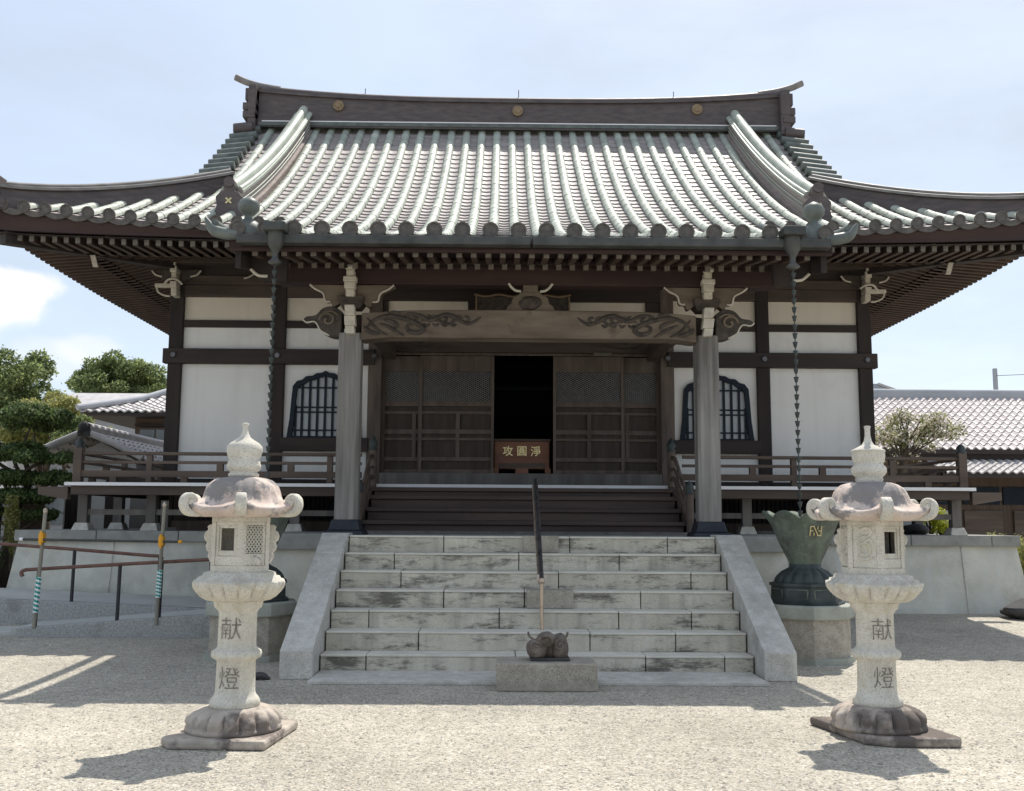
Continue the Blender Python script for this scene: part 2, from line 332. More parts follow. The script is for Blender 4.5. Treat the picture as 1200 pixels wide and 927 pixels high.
# ================================================================== GROUND
def ground_z(x, y):
    return .10*sm(y, 11.5, 14.5)
def make_ground():
    mb = MB(); ys = [-60, -10, 0, 3, 6, 9, 11.5, 12, 12.5, 13, 13.5, 14, 14.5, 16, 20, 30, 60, 120, 400, 1200]
    xs = [-1200, -300, -60, -20, -8, 0, 8, 20, 60, 300, 1200]
    mb.sheet([[(x, y, ground_z(x, y)) for x in xs] for y in ys])
    m = bpy.data.materials.new('gravel'); m.use_nodes = True; t = m.node_tree; N = t.nodes; L = t.links; b = N['Principled BSDF']
    b.inputs['Roughness'].default_value = .9; b.inputs['Specular IOR Level'].default_value = .2
    co = N.new('ShaderNodeTexCoord')
    v = N.new('ShaderNodeTexVoronoi'); v.inputs['Scale'].default_value = 84; L.new(co.outputs['Object'], v.inputs[0])
    v2 = N.new('ShaderNodeTexVoronoi'); v2.inputs['Scale'].default_value = 120; L.new(co.outputs['Object'], v2.inputs[0])
    hs = N.new('ShaderNodeSeparateColor'); L.new(v.outputs['Color'], hs.inputs[0])
    r = N.new('ShaderNodeValToRGB'); e = r.color_ramp.elements
    e[0].position = 0; e[0].color = (.17, .16, .14, 1); e[1].position = 1; e[1].color = (.68, .65, .58, 1)
    k = e.new(.25); k.color = (.40, .375, .315, 1); k = e.new(.6); k.color = (.49, .46, .39, 1); k = e.new(.85); k.color = (.47, .41, .32, 1)
    L.new(hs.outputs[0], r.inputs[0])
    n = N.new('ShaderNodeTexNoise'); n.inputs['Scale'].default_value = .55; n.inputs['Detail'].default_value = 6; L.new(co.outputs['Object'], n.inputs[0])
    mr = N.new('ShaderNodeMapRange'); L.new(n.outputs[0], mr.inputs[0]); mr.inputs[1].default_value = .3; mr.inputs[2].default_value = .7; mr.inputs[3].default_value = .80; mr.inputs[4].default_value = 1.14
    n2 = N.new('ShaderNodeTexNoise'); n2.inputs['Scale'].default_value = 9; n2.inputs['Detail'].default_value = 5; L.new(co.outputs['Object'], n2.inputs[0])
    mr2 = N.new('ShaderNodeMapRange'); L.new(n2.outputs[0], mr2.inputs[0]); mr2.inputs[1].default_value = .3; mr2.inputs[2].default_value = .7; mr2.inputs[3].default_value = .88; mr2.inputs[4].default_value = 1.1
    mm = N.new('ShaderNodeMath'); mm.operation = 'MULTIPLY'; L.new(mr.outputs[0], mm.inputs[0]); L.new(mr2.outputs[0], mm.inputs[1])
    h = N.new('ShaderNodeHueSaturation'); L.new(r.outputs[0], h.inputs['Color']); L.new(mm.outputs[0], h.inputs['Value']); L.new(h.outputs[0], b.inputs['Base Color'])
    ad = N.new('ShaderNodeMath'); ad.operation = 'ADD'; L.new(v.outputs['Distance'], ad.inputs[0]); L.new(v2.outputs['Distance'], ad.inputs[1])
    bp = N.new('ShaderNodeBump'); bp.inputs['Strength'].default_value = .8; bp.inputs['Distance'].default_value = .006; bp.invert = True
    n3 = N.new('ShaderNodeTexNoise'); n3.inputs['Scale'].default_value = 2.6; n3.inputs['Detail'].default_value = 4; L.new(co.outputs['Object'], n3.inputs[0])
    b2 = N.new('ShaderNodeBump'); b2.inputs['Strength'].default_value = .5; b2.inputs['Distance'].default_value = .06; L.new(n3.outputs[0], b2.inputs['Height']); L.new(b2.outputs[0], bp.inputs['Normal'])
    L.new(ad.outputs[0], bp.inputs['Height']); L.new(bp.outputs[0], b.inputs['Normal'])
    return tag(mb.build('ground', m), kind='structure')
make_ground()
a = MB(); a.box(-1.62, 2.28, 8.72, 9.36, 0, .03)
tag(a.build('stone_paving', M['stone_cheek'], bevel=.006), kind='structure')

# loose larger pebbles on the gravel
pb = MB(); rp = random.Random(5)
for i in range(9000):
    y = 4.6+rp.random()**1.5*7; x = X0+(rp.random()-.5)*(y*1.15); r = rp.uniform(.004, .011) if rp.random() < .93 else rp.uniform(.011, .019)
    if -1.9 < x < 2.5 and y > 8.5: continue
    a = rp.random()*6.3; h = r*.7
    ring = [(x+r*cos(a+q*pi*2/5)*rp.uniform(.8, 1.2), y+r*sin(a+q*pi*2/5)*rp.uniform(.8, 1.2), .001) for q in range(5)]
    pb.add(ring+[(x, y, h)], [(q, (q+1) % 5, 5) for q in range(5)])
M['pebble'] = mat('loose_pebble', (.36, .33, .28), (.52, .48, .40), 3, .85, 0, island=.35)
tag(pb.build('pebbles', M['pebble']), 'small pale pebbles scattered over the raked gravel court', 'pebbles', kind='stuff')

# ================================================================== RETAINING WALL (podium)
LAND = 1.215
pod = thing('stone_podium', 'stained grey concrete podium with dark stone coping under the temple hall', 'podium', (X0, 14.7, 0))
mb = MB()
xl, xr = X0-7.28, X0+7.24
mb.hexa([(xl-.12, 14.62, 0), (xr+.12, 14.62, 0), (xr+.12, 24, 0), (xl-.12, 24, 0)], [(xl, 14.80, 1.06), (xr, 14.80, 1.06), (xr, 24, 1.06), (xl, 24, 1.06)])
mb.build('wall', M['concrete'], pod)
mb = MB(); x = xl-.03
while x < xr:
    w_ = min(1.18, xr+.03-x); mb.box(x, x+w_-.008, 14.72, 24.1, 1.06, LAND); x += w_
mb.build('coping', M['coping'], pod, bevel=.012)
for jx in (-5.6, -4.1, 4.42, 5.62, 6.72):
    mb = MB(); mb.hexa([(jx-.008, 14.612, .02), (jx+.008, 14.612, .02), (jx+.008, 14.66, .02), (jx-.008, 14.66, .02)], [(jx-.008, 14.78, 1.05), (jx+.008, 14.78, 1.05), (jx+.008, 14.9, 1.05), (jx-.008, 14.9, 1.05)])
    mb.build('joint', M['stone_cheek'], pod)
# central projecting landing
land = MB(); land.hexa([(X0-3.18, 12.02, 0), (X0+3.18, 12.02, 0), (X0+3.18, 14.70, 0), (X0-3.18, 14.70, 0)], [(X0-3.10, 12.10, 1.03), (X0+3.10, 12.10, 1.03), (X0+3.10, 14.70, 1.03), (X0-3.10, 14.70, 1.03)])
land.box(X0-2.22, X0+2.22, 10.95, 12.0, 0, 1.03)
land.build('landing_wall', M['concrete'], pod)
mb = MB()
for i in range(6):
    mb.box(X0-3.13+i*1.0434, X0-3.13+(i+1)*1.0434-.008, 12.03, 14.712, 1.03, LAND)
for i in range(4):
    mb.box(X0-2.25+i*1.125, X0-2.25+(i+1)*1.125-.006, 11.20, 12.022, 1.03, LAND)
mb.build('landing_coping', M['coping'], pod, bevel=.01)

# ================================================================== STONE STAIRCASE
SX = X0+.04
st = thing('stone_staircase', 'wide seven step stone staircase with sloping granite cheeks up to the hall', 'staircase', (SX, 9.33, 0))
H = LAND/7; T = .262; hw = 1.965
joints = [(-1.55, -.2, .98, 1.7), (-1.1, .5, 1.3), (-1.6, -.35, .8, 1.5), (-.9, -.1, 1.05), (-1.35, .25, 1.6), (-1.45, -.15, .9), (-.95, .4, 1.45)]
jr = random.Random(3)
for k in range(7):
    mb = MB(); y0 = 9.33+T*k; xs = [-hw]+list(joints[k])+[hw]
    yb = y0+T+.05 if k < 6 else 11.195
    for a, b in zip(xs, xs[1:]):
        dz = jr.uniform(-.003, .003); dy = jr.uniform(-.004, .004)
        mb.box(SX+a+.0045, SX+b-.0045, y0+dy+.008, yb, H*k if k == 0 else H*k-.002, H*(k+1)+dz-.0225); mb.box(SX+a+.0035, SX+b-.0035, y0+dy, yb, H*(k+1)+dz-.022, H*(k+1)+dz, 1)
    mb.build('step', [M['stone_step'], M['stone_tread']], st, bevel=.007, seg=2)
mb = MB(); mb.box(SX-hw+.02, SX+hw-.02, 9.7, 11.15, 0, .17); mb.box(SX-hw+.02, SX+hw-.02, 10.3, 11.15, .17, .65); mb.build('core', M['coping'], st)
for s in (-1, 1):
    ch = MB(); xa, xb = (SX+s*(hw+.004), SX+s*(hw+.004+.285))
    prof = [(8.98, 0), (11.2, 0), (11.2, LAND+.03), (10.90, LAND+.03), (8.98, .245)]
    # three top slabs: split along the slope
    ch.prism([(9.0, 0), (11.19, 0), (11.19, LAND-.06), (10.88, LAND-.06), (9.0, .16)], min(xa, xb)+.006, abs(xb-xa)-.012, 'x')
    for (u0, u1) in ((0, .46), (.463, .80), (.803, 1)):
        yA, yB = 8.98+u0*1.92, 8.98+u1*1.92; zA, zB = .245+u0*(LAND-.22), .245+u1*(LAND-.22)
        dz = .10
        if u0 == 0: pts = [(yA, 0), (yA+.10, 0), (yA+.10, zA-.1), (yB, zB-dz), (yB, zB), (yA, zA)]
        elif u1 == 1: pts = [(yA, zA-dz), (yB, zB-dz), (11.2, zB-dz), (11.2, zB), (yB, zB), (yA, zA)]
        else: pts = [(yA, zA-dz), (yB, zB-dz), (yB, zB), (yA, zA)]
        ch.prism(pts, min(xa, xb), abs(xb-xa), 'x')
    ch.build('cheek', M['stone_cheek'], st, bevel=.008)

# granite anchor blocks of the middle handrail, the handrail
hr = thing('central_handrail', 'slim dark metal handrail with brass end down the middle of the stone steps', 'handrail', (.40, 9.9, .3))
for (x0, x1, y0, y1, z0, z1) in ((.24, .62, 10.865, 11.10, 1.045, 1.222), (.26, .72, 10.07, 10.35, .525, .702)):
    mb = MB(); mb.box(x0, x1, y0, y1, z0, z1); mb.build('granite_block', M['granite'], hr, bevel=.008)
mb = MB(); mb.tube([(.395, 9.80, .80), (.385, 11.36, 1.835)], .025, 12)
mb.build('rail', M['steel'], hr)
mb = MB(); mb.tube([(.365, 9.84, .86), (.36, 9.80, .80), (.38, 9.79, .78)], .012, 8); mb.tube([(.365, 9.84, .80), (.355, 11.3, 1.77)], .010, 8); mb.lathe([(.0, .775), (.030, .785), (.034, .81), (.026, .835), (.0, .84)], .395, 9.785, 14); mb.build('brass_cap', M['brass'], hr)
mb = MB(); mb.tube([(.395, 9.785, .79), (.395, 9.78, .52), (.40, 9.77, .34)], .019, 12); mb.build('post', M['brass'], hr)
mb = MB(); mb.tube([(.385, 11.33, 1.21), (.385, 11.33, 1.82)], .022, 10); mb.build('post', M['steel'], hr)

# front granite block with bronze ornament
mb = MB(); mb.hexa([(-.03, 8.40, 0), (.80, 8.40, 0), (.80, 8.83, 0), (-.03, 8.83, 0)], [(-.035, 8.395, .225), (.795, 8.395, .225), (.795, 8.83, .225), (-.035, 8.83, .225)])
tag(mb.build('granite_plinth', M['granite'], bevel=.012), 'low speckled granite block on the gravel before the stone steps', 'stone block')
orn = thing('carved_ornament', 'small dark carved ornament of rounded scrolls resting on the granite block', 'ornament', (.40, 8.62, .225))
def blob(mb, c, r, n=14, m=0, wob=.06, seed=0):
    rr = random.Random(seed); vs = []; rows = 9
    for i in range(rows+1):
        ph = pi*i/rows
        for k in range(n):
            th = 2*pi*k/n; q = 1+wob*sin(3*th+seed)*sin(2*ph)+wob*.6*sin(5*th+2*seed+ph*4)
            vs.append((c[0]+r[0]*sin(ph)*cos(th)*q, c[1]+r[1]*sin(ph)*sin(th)*q, c[2]-r[2]*cos(ph)*q))
    fs = [(i*n+k, i*n+(k+1) % n, (i+1)*n+(k+1) % n, (i+1)*n+k) for i in range(rows) for k in range(n)]
    mb.add(vs, fs, m, True)
M['orn'] = mat('carved_dark_stone', (.10, .082, .068), (.22, .185, .155), 16, .7, .5, bscale=40)
mb = MB(); blob(mb, (.31, 8.60, .315), (.095, .10, .085), seed=1); blob(mb, (.50, 8.62, .335), (.075, .10, .11), seed=2); blob(mb, (.41, 8.68, .31), (.14, .10, .09), seed=4); mb.build('body', M['orn'], orn)
mb = MB(); blob(mb, (.385, 8.58, .395), (.085, .085, .065), seed=3); mb.tube(smooth_curve([(.33, 8.50, .40), (.37, 8.49, .435), (.42, 8.49, .42), (.43, 8.50, .38)]), .012, 6); mb.build('head', M['orn'], orn)
for cx_, cz in ((.30, .33), (.50, .36)):
    mb = MB(); pts = [(cx_+.06*(1-t/14)*cos(t*.75), 8.508, cz+.06*(1-t/14)*sin(t*.75)) for t in range(13)]; mb.tube(pts, .008, 6); mb.build('scroll', M['orn'], orn)
for s in (-1, 1):
    mb = MB(); mb.tube(smooth_curve([(.40+s*.10, 8.60, .38), (.40+s*.155, 8.60, .42), (.40+s*.165, 8.60, .455)]), .010, 6); mb.build('fin', M['orn'], orn)
mb = MB(); mb.box(.25, .58, 8.52, 8.76, .226, .25); mb.build('base', M['rock'], orn, bevel=.008)

# ================================================================== TEMPLE HALL
hall = thing('temple_hall', 'large Buddhist temple hall with curved green grey tiled roof and white plaster walls', 'temple', (X0, 15.5, LAND))
YW = 15.5; FZ = 1.89
HX = (5.37, 3.77, 2.27)
EY, EU, LY, RY = 13.1, 7.15, 5.3, 18.4
Z0 = 5.27
KE, KW = -3.14, 3.2
def zf(t): return Z0+.445*t+.0397*t*t
def upt(c, t):   # eave upturn: c distance from the corner along the eave, t inward distance
    return .25*max(0, min(1, (3.9-c)/3.9))**1.8*max(0, min(1, 1-t/2.9))
def Sf(a, t, dz=0):   # front side of the roof: a across (from the middle), t inward from the main eave
    return (X0+a, EY+t, zf(t)+(upt(EU-abs(a), t) if t > -.06 else 0)+dz)
def Ss(s, a, t, dz=0):  # left/right side: a along depth from roof centre (negative = front)
    return (X0+s*(EU-t), RY+a, zf(t)+upt(LY-abs(a), t)+dz)
# --- tiled roof surface (flat tiles) as stepped strips
SP = .285; ROWL = .20
roof = MB()
def pan_strip(P, a0, a1, t0, t1):
    n = max(1, int((t1-t0)/ROWL+.5)); d = (t1-t0)/n; K = 5
    for j in range(n):
        ta, tb = t0+j*d, t0+(j+1)*d
        lo = []; hi = []; ris = []
        for k in range(K):
            q = k/(K-1); a = a0+(a1-a0)*q; sag = -.035*(1-(2*q-1)**2)
            lo.append(P(a, ta, .028+sag)); hi.append(P(a, tb+.01, .004+sag)); ris.append(P(a, ta, -.006+sag))
        roof.sheet([lo, hi], 1, True); roof.sheet([ris, lo], 1, False)
def roll(P, a, t0, t1, r=.070):
    K = 8; q = t0; rj = random.Random(int(a*977)+int(t0*31))
    while q < t1-.02:
        q1 = min(q+.29, t1); rr = r*rj.uniform(.985, 1.02); da = rj.uniform(-.0025, .0025); dz = rj.uniform(-.002, .003)
        rings = [[P(a+da+rr*sc*cos(pi*k/(K-1)), t, .014+dz+rr*sc*1.0*sin(pi*k/(K-1))) for k in range(K)] for t, sc in ((q-.004, .93), (q, 1.05), (q+.035, 1.05), (q+.04, 1.0), ((q+q1)/2, .985), (q1+.01, .965))]
        roof.sheet(rings, 0, True); q = q1
def disc(P, a, t, r=.084, m=2):
    K = 14; c = [P(a+r*cos(2*pi*k/K), t, .045+r*sin(2*pi*k/K)) for k in range(K)]
    nrm = Vector(P(a, t-.05, 0))-Vector(P(a, t, 0)); nrm.z = 0; nrm.normalize(); nrm *= .03
    c2 = [(p[0]+nrm.x, p[1]+nrm.y, p[2]) for p in c]; c3 = [(P(a, t, 0)[0]+nrm.x+(p[0]-P(a, t, 0)[0])*.78, P(a, t, 0)[1]+nrm.y+(p[1]-P(a, t, 0)[1])*.78, (p[2]-P(a, t, .045)[2])*.78+P(a, t, .045)[2]) for p in c]
    c4 = [(p[0]-nrm.x*.3, p[1]-nrm.y*.3, p[2]) for p in c3]
    roof.add(c+c2+c3+c4, [(k, (k+1) % K, K+(k+1) % K, K+k) for k in range(K)]+[(K+k, K+(k+1) % K, 2*K+(k+1) % K, 2*K+k) for k in range(K)]+[(2*K+k, 2*K+(k+1) % K, 3*K+(k+1) % K, 3*K+k) for k in range(K)]+[tuple(range(3*K, 4*K))], m)
def lip(P, a0, a1, t):   # hanging lip of the eave's flat tile
    K = 7; top = []; bot = []
    for k in range(K):
        q = k/(K-1); a = a0+(a1-a0)*q; sg = -.035*(1-(2*q-1)**2)
        top.append(P(a, t-.012, .03+sg)); bot.append(P(a, t-.012, -.045+sg*1.2))
    roof.sheet([bot, top], 2, False)
def tmax_f(a):
    u = abs(a); return 5.3 if u < 5.03 else EU-u
for k in range(-25, 25):
    a = (k+.5)*SP
    if abs(a) > 7.06: continue
    t0 = KE if abs(a) < KW else 0; t1 = tmax_f(a)
    if t1-t0 > .12: roll(Sf, a, t0, t1)
    disc(Sf, a, t0)
for k in range(-25, 26):
    a = k*SP; a0, a1 = a-SP/2+.0, a+SP/2
    if abs(a) > 7.0: continue
    t0 = KE if abs(a) < KW-.1 else 0; t1 = tmax_f(a)
    pan_strip(Sf, a0, a1, t0, t1); lip(Sf, a0, a1, t0)
for s in (-1, 1):
    P = lambda a, t, dz=0, s=s: Ss(s, a, t, dz)
    n = int(LY*2/SP)
    for k in range(-18, 19):
        a = (k+.5)*SP
        if abs(a) > 5.2: continue
        t1 = min(2.15, LY-abs(a))
        if t1 > .12: roll(P, a, 0, t1)
        disc(P, a, 0)
    for k in range(-18, 19):
        a = k*SP
        if abs(a) > 5.2: continue
        pan_strip(P, a-SP/2, a+SP/2, 0, min(2.15, LY-abs(a))); lip(P, a-SP/2, a+SP/2, 0)
# back slope, plain sheet
roof.sheet([[(X0+a, 2*RY-EY-t, zf(t)+upt(EU-abs(a), t)) for a in [-EU+i*.5 for i in range(29)] ] for t in (0, .7, 1.4, 2.15)], 1, True)
roof.sheet([[(X0+a, 2*RY-EY-t, zf(t)) for a in [-5.1+i*.68 for i in range(16)]] for t in (2.15, 3, 4, 5.3)], 1, True)
roof_o = roof.build('roof', [M['tile_roll'], M['tile_pan'], M['tile_end']], hall)
# kohai side edges: curled verge rail
for s in (-1, 1):
    mb = MB(); pts = []
    for i in range(15):
        t = KE+3.3*i/14; lift = .05*exp(-((t-KE)/.3)); pts.append((X0+s*(KW+.02+.02*exp(-((t-KE)/.25))), EY+t, zf(t)+.03+lift))
    mb.tube(pts, .06, 10)
    mb.tube(smooth_curve([(X0+s*(KW-.20), EY+KE+.02, zf(KE)-.02), (X0+s*(KW-.02), EY+KE, zf(KE)+.0), (X0+s*(KW+.06), EY+KE+.0, zf(KE)+.05), (X0+s*(KW+.12), EY+KE-.02, zf(KE)+.15)], 4), [.05, .055, .06, .06, .06, .06, .058, .055, .05, .042, .034, .024, .012], 10)
    mb.build('verge_tile', M['tile_bluish'], roof_o)
# gable verge tiles: short rolls poking outwards
for s in (-1, 1):
    mb = MB(); t = 2.2
    while t < 5.25:
        z = zf(t); mb.tube([(X0+s*4.86, EY+t, z+.10), (X0+s*5.36, EY+t, z+.04)], .075, 10); mb.box(X0+s*4.9, X0+s*5.30, EY+t-.02, EY+t+.2, z-.02, z+.09)
        t += .24
    mb.build('gable_verge', M['tile_bluish'], roof_o)
    mb = MB(); P = [(EY+2.0, zf(2.0)-.1)]+[(EY+t_, zf(t_)-.06) for t_ in (2.5, 3, 3.5, 4, 4.5, 5.0, 5.3)]
    P += [(2*RY-y, z) for y, z in P[::-1][1:]]
    mb.prism(P, X0+s*4.75, .05, 'x'); mb.build('gable_wall', M['wood_dark'], hall)
    # bargeboard
    mb = MB()
    for sd in (1, -1):
        pts = [(RY+sd*(EY+t_-RY), zf(t_)-.05) for t_ in (2.0, 2.6, 3.2, 3.8, 4.4, 5.0, 5.3)]
        for (ya, za), (yb, zb) in zip(pts, pts[1:]):
            mb.hexa([(X0+s*5.12-.03, ya, za-.28), (X0+s*5.12+.03, ya, za-.28), (X0+s*5.12+.03, yb, zb-.28), (X0+s*5.12-.03, yb, zb-.28)] if sd > 0 else
                    [(X0+s*5.12+.03, ya, za-.28), (X0+s*5.12-.03, ya, za-.28), (X0+s*5.12-.03, yb, zb-.28), (X0+s*5.12+.03, yb, zb-.28)],
                    [(X0+s*5.12-.03, ya, za), (X0+s*5.12+.03, ya, za), (X0+s*5.12+.03, yb, zb), (X0+s*5.12-.03, yb, zb)] if sd > 0 else
                    [(X0+s*5.12+.03, ya, za), (X0+s*5.12-.03, ya, za), (X0+s*5.12-.03, yb, zb), (X0+s*5.12+.03, yb, zb)])
    mb.build('bargeboard', M['wood_dark'], hall)
def ridge_sweep(mb, pts, w0, h, mside=0, mcap=1, capr=.085, n_lines=3, taper=None):
    """swept ridge: body box with projecting layers and a round cap; pts = base points"""
    pts = [Vector(p) for p in pts]; sec = [(-w0/2-.03, -.12), (-w0/2-.03, .05), (-w0/2, .055)]
    body = []
    L_ = len(pts)
    prof = [(-w0/2-.05, -.12, 0), (-w0/2-.05, .035, 0), (-w0/2, .04, 0), (-w0/2+.005, h*.55, 0), (-w0/2+.01, h-.10, 0), (-w0/2-.035, h-.095, 1), (-w0/2-.035, h-.055, 1), (-.06, h-.03, 1)]
    prof = prof+[(-x, z, m) for x, z, m in prof[::-1]]
    rows = []
    for i, p in enumerate(pts):
        d = pts[min(i+1, L_-1)]-pts[max(0, i-1)]; d.z = 0; d.normalize(); x = Vector((d.y, -d.x, 0)); k = 1 if not taper else taper(i/(L_-1))
        rows.append([p+x*q[0]+Vector((0, 0, q[1]*k if q[1] > 0 else q[1])) for q in prof])
    for j in range(len(prof)-1):
        m_ = mcap if (prof[j][2] and prof[j+1][2]) else mside
        mb.sheet([[r[j] for r in rows], [r[j+1] for r in rows]], m_, False)
    for r, o in ((rows[0], 1), (rows[-1], -1)): mb.add(r, [tuple(range(len(r)))[::o]], mside)
    mb.tube([p+Vector((0, 0, (h*(1 if not taper else taper(i/(L_-1))))-.01)) for i, p in enumerate(pts)], capr, 10, mcap)
# --- main ridge
rg = MB(); pts = []
for i in range(41):
    u = -4.93+9.86*i/40; pts.append((X0+u, RY, 8.82+.02*(abs(u)/4.93)**2))
def tp(q):
    u = abs(2*q-1); return 1+.34*u**3.0
ridge_sweep(rg, pts, .34, .52, 0, 0, .09, taper=tp)
mr_o = rg.build('main_ridge', M['tile_dark'], hall)
mb = MB(); mb.box(X0-4.9, X0+4.9, RY-.235, RY+.235, 8.74, 8.80); mb.build('ridge_sill', M['tile_bluish'], mr_o)
mb = MB(); mb.box(X0-4.85, X0+4.85, RY-.225, RY-.205, 8.815, 8.835); mb.build('sill_line', M['floor_edge'], mr_o)
for dx in (-3.42, -.04, 3.36):
    mb = MB(); K = 16; c = (X0+dx, 9.08+.02*abs(dx)); 
    mb.tube([(c[0], RY-.16, c[1]), (c[0], RY-.215, c[1])], .10, 18, smooth=False); mb.tube([(c[0], RY-.21, c[1]), (c[0], RY-.23, c[1])], .055, 8, smooth=False)
    mb.build('crest_disc', M['gold_dull'], mr_o)
for dx in (-2.95, -.02, 2.95):
    mb = MB(); mb.tube([(X0+dx, RY, 9.4), (X0+dx, RY, 9.58)], .008, 6); mb.build('lightning_rod', M['steel'], mr_o)
for s in (-1, 1):
    e = X0+s*4.93
    mb = MB()
    mb.box(e-.02, e+s*.16, RY-.34, RY+.34, 8.62, 9.50)
    mb.box(e+s*.02, e+s*.24, RY-.26, RY+.26, 9.22, 9.46); mb.box(e+s*.02, e+s*.27, RY-.30, RY+.30, 9.02, 9.16); mb.box(e+s*.02, e+s*.25, RY-.36, RY+.36, 8.84, 8.97)
    mb.tube([(e+s*.05, RY-.30, 8.66), (e+s*.40, RY-.30, 8.62)], .11, 12); mb.tube([(e+s*.05, RY+.30, 8.66), (e+s*.40, RY+.30, 8.62)], .11, 12)
    mb.build('ridge_end_tile', M['tile_dark'], mr_o, bevel=.015)
    mb = MB(); mb.tube(smooth_curve([(e-s*.35, RY, 9.54), (e+s*.0, RY, 9.60), (e+s*.28, RY, 9.68), (e+s*.50, RY, 9.78)]), .065, 12)
    mb.build('horn_tile', M['tile_grey'], mr_o)
# --- descending ridges
for s in (-1, 1):
    mb = MB(); pts = []
    for i in range(21):
        t = .86+4.30*i/20; pts.append((X0+s*(4.18-.10*(i/20)), EY+t, zf(t)+.03+.03*sin(pi*i/20)))
    ridge_sweep(mb, pts, .26, .40, 0, 1, .085, taper=lambda q: 1.0+.1*q)
    for ds in (-.11, .11):
        mb.tube([(p[0]+ds, p[1], p[2]+.36) for p in pts], .04, 8, 1)
    for zz in (.13, .20):
        mb.tube([(p[0]-s*.14, p[1], p[2]+zz) for p in pts], .010, 6, 1)
    dr = mb.build('descending_ridge', [M['tile_side'], M['tile_roll']], hall)
    # onigawara
    t = .80; cx_ = X0+s*4.18; zz = zf(t)
    ol = [(-.22, 0), (-.26, .06), (-.19, .10), (-.17, .18), (-.19, .30), (-.13, .37), (-.07, .39), (-.09, .46), (-.05, .53), (.05, .53), (.09, .46), (.07, .39), (.13, .37), (.19, .30), (.17, .18), (.19, .10), (.26, .06), (.22, 0)]
    mb = MB(); mb.prism([(cx_+x, zz+z-.04) for x, z in ol], EY+t-.09, .14, 'y')
    mb.tube([(cx_, EY+t-.12, zz+.47), (cx_, EY+t+.1, zz+.47)], .075, 12)
    og = mb.build('ogre_tile', M['tile_dark'], dr, bevel=.012)
    mb = MB()
    for q in (45, 135):
        c_, s_ = cos(radians(q)), sin(radians(q)); mb.prism([(cx_+c_*.055-s_*.012, zz+.20+s_*.055+c_*.012), (cx_+c_*.055+s_*.012, zz+.20+s_*.055-c_*.012), (cx_-c_*.055+s_*.012, zz+.20-s_*.055-c_*.012), (cx_-c_*.055-s_*.012, zz+.20-s_*.055+c_*.012)], EY+t-.10-.003*(q > 90), .012, 'y')
    mb.build('gold_crest', M['gold'], dr)
# --- corner ridges (front pair, back pair)
for s in (-1, 1):
    for fb in (1, -1):
        mb = MB(); pts = []
        for i in range(19):
            t = -.02+2.50*i/18; y = EY+t; y = y if fb > 0 else 2*RY-y
            pts.append((X0+s*(EU-t), y, max(zf(max(t, 0))+upt(t, t)*.9, 0)+.045+.05*exp(-t/.4)))
        ridge_sweep(mb, pts, .22, .26, 0, 1, .040, taper=lambda q: 1.0)
        cr = mb.build('corner_ridge', [M['tile_dark'], M['tile_grey']], hall)
        x, y, z = pts[0]; mb = MB()
        mb.box(x-.16, x+.16, y-.16, y+.16, z-.06, z+.33); mb.tube([(x, y-.02*fb, z+.20), (x+s*.12, y-.14*fb, z+.20)], .09, 12)
        mb.build('corner_end_tile', M['tile_dark'], cr, bevel=.02)
def raf_z(t, tier):   # top of the rafters under the main eaves
    return (5.085+.10*t) if tier == 0 else (5.17+.24*(t-.75))
# --- eave boards + soffit + rafters
M['fascia'] = M['wood_red']
def eave(P, L, name_par, tl0, tl1, s_corner=True):
    """P(a,t,dz) ; half-length L; builds fascia, soffit and two tiers of rafters"""
    aa = [-L+.02+i*(2*L-.04)/60 for i in range(61)]
    fa = MB()
    prof = [(.03, -.03), (.03, -.085), (.08, -.09), (.08, -.135), (.14, -.14), (.14, -.12)]
    rows = [[P(a, min(t, L-abs(a)+.02), dz) for a in aa] for t, dz in prof[:2]]
    for t, dz in ((.08, .075), (.08, .035), (.14, .03), (.14, .045)):
        row = []
        for a in aa:
            q = P(a, min(t, L-abs(a)+.02), 0); row.append((q[0], q[1], min(raf_z(t, 0)+upt(L-abs(a), 0)*.35+dz, q[2]-.02)))
        rows.append(row)
    for r0, r1 in zip(rows, rows[1:]): fa.sheet([r1, r0], 0, False)
    fa.build('eave_board', M['wood_red'], hall)
    return
eave(Sf, EU, hall, 0, 2)
for s in (-1, 1): eave(lambda a, t, dz=0, s=s: Ss(s, a, t, dz), LY, hall, 0, 2)
eave(lambda a, t, dz=0: (X0+a, 2*RY-EY-t, zf(t)+upt(EU-abs(a), t)+dz), EU, hall, 0, 2)
def rafters(mp, L, amax_body):
    f1 = MB(); f2 = MB(); n = int((L-.25)/.155)
    for k in range(-n, n+1):
        a = k*.155; c = L-abs(a); u = upt(c, 0)
        te = min(1.05, c-.05)
        def pt(t, z): x, y = mp(a, t); return Vector((x, y, z))
        # flying rafter
        if te > .25:
            A, B = pt(.20, raf_z(.20, 0)+u*.33), pt(te, raf_z(te, 0)+u*.3*max(0, 1-te/2.6)); f1.beam(A, B, .07, .085)
            d = (A-B).normalized(); f1.beam(A+d*.006, A-d*.002, .062, .078, 1)
        te2 = min(2.3, c-.05)
        if te2 > 1.0:
            A, B = pt(.86, raf_z(.86, 1)-.03+u*.2), pt(te2, raf_z(te2, 1)-.03+u*max(0, (1-te2/2.6))*.2); f2.beam(A, B, .07, .09)
            d = (A-B).normalized(); f2.beam(A+d*.006, A-d*.002, .062, .082, 1)
    return f1, f2
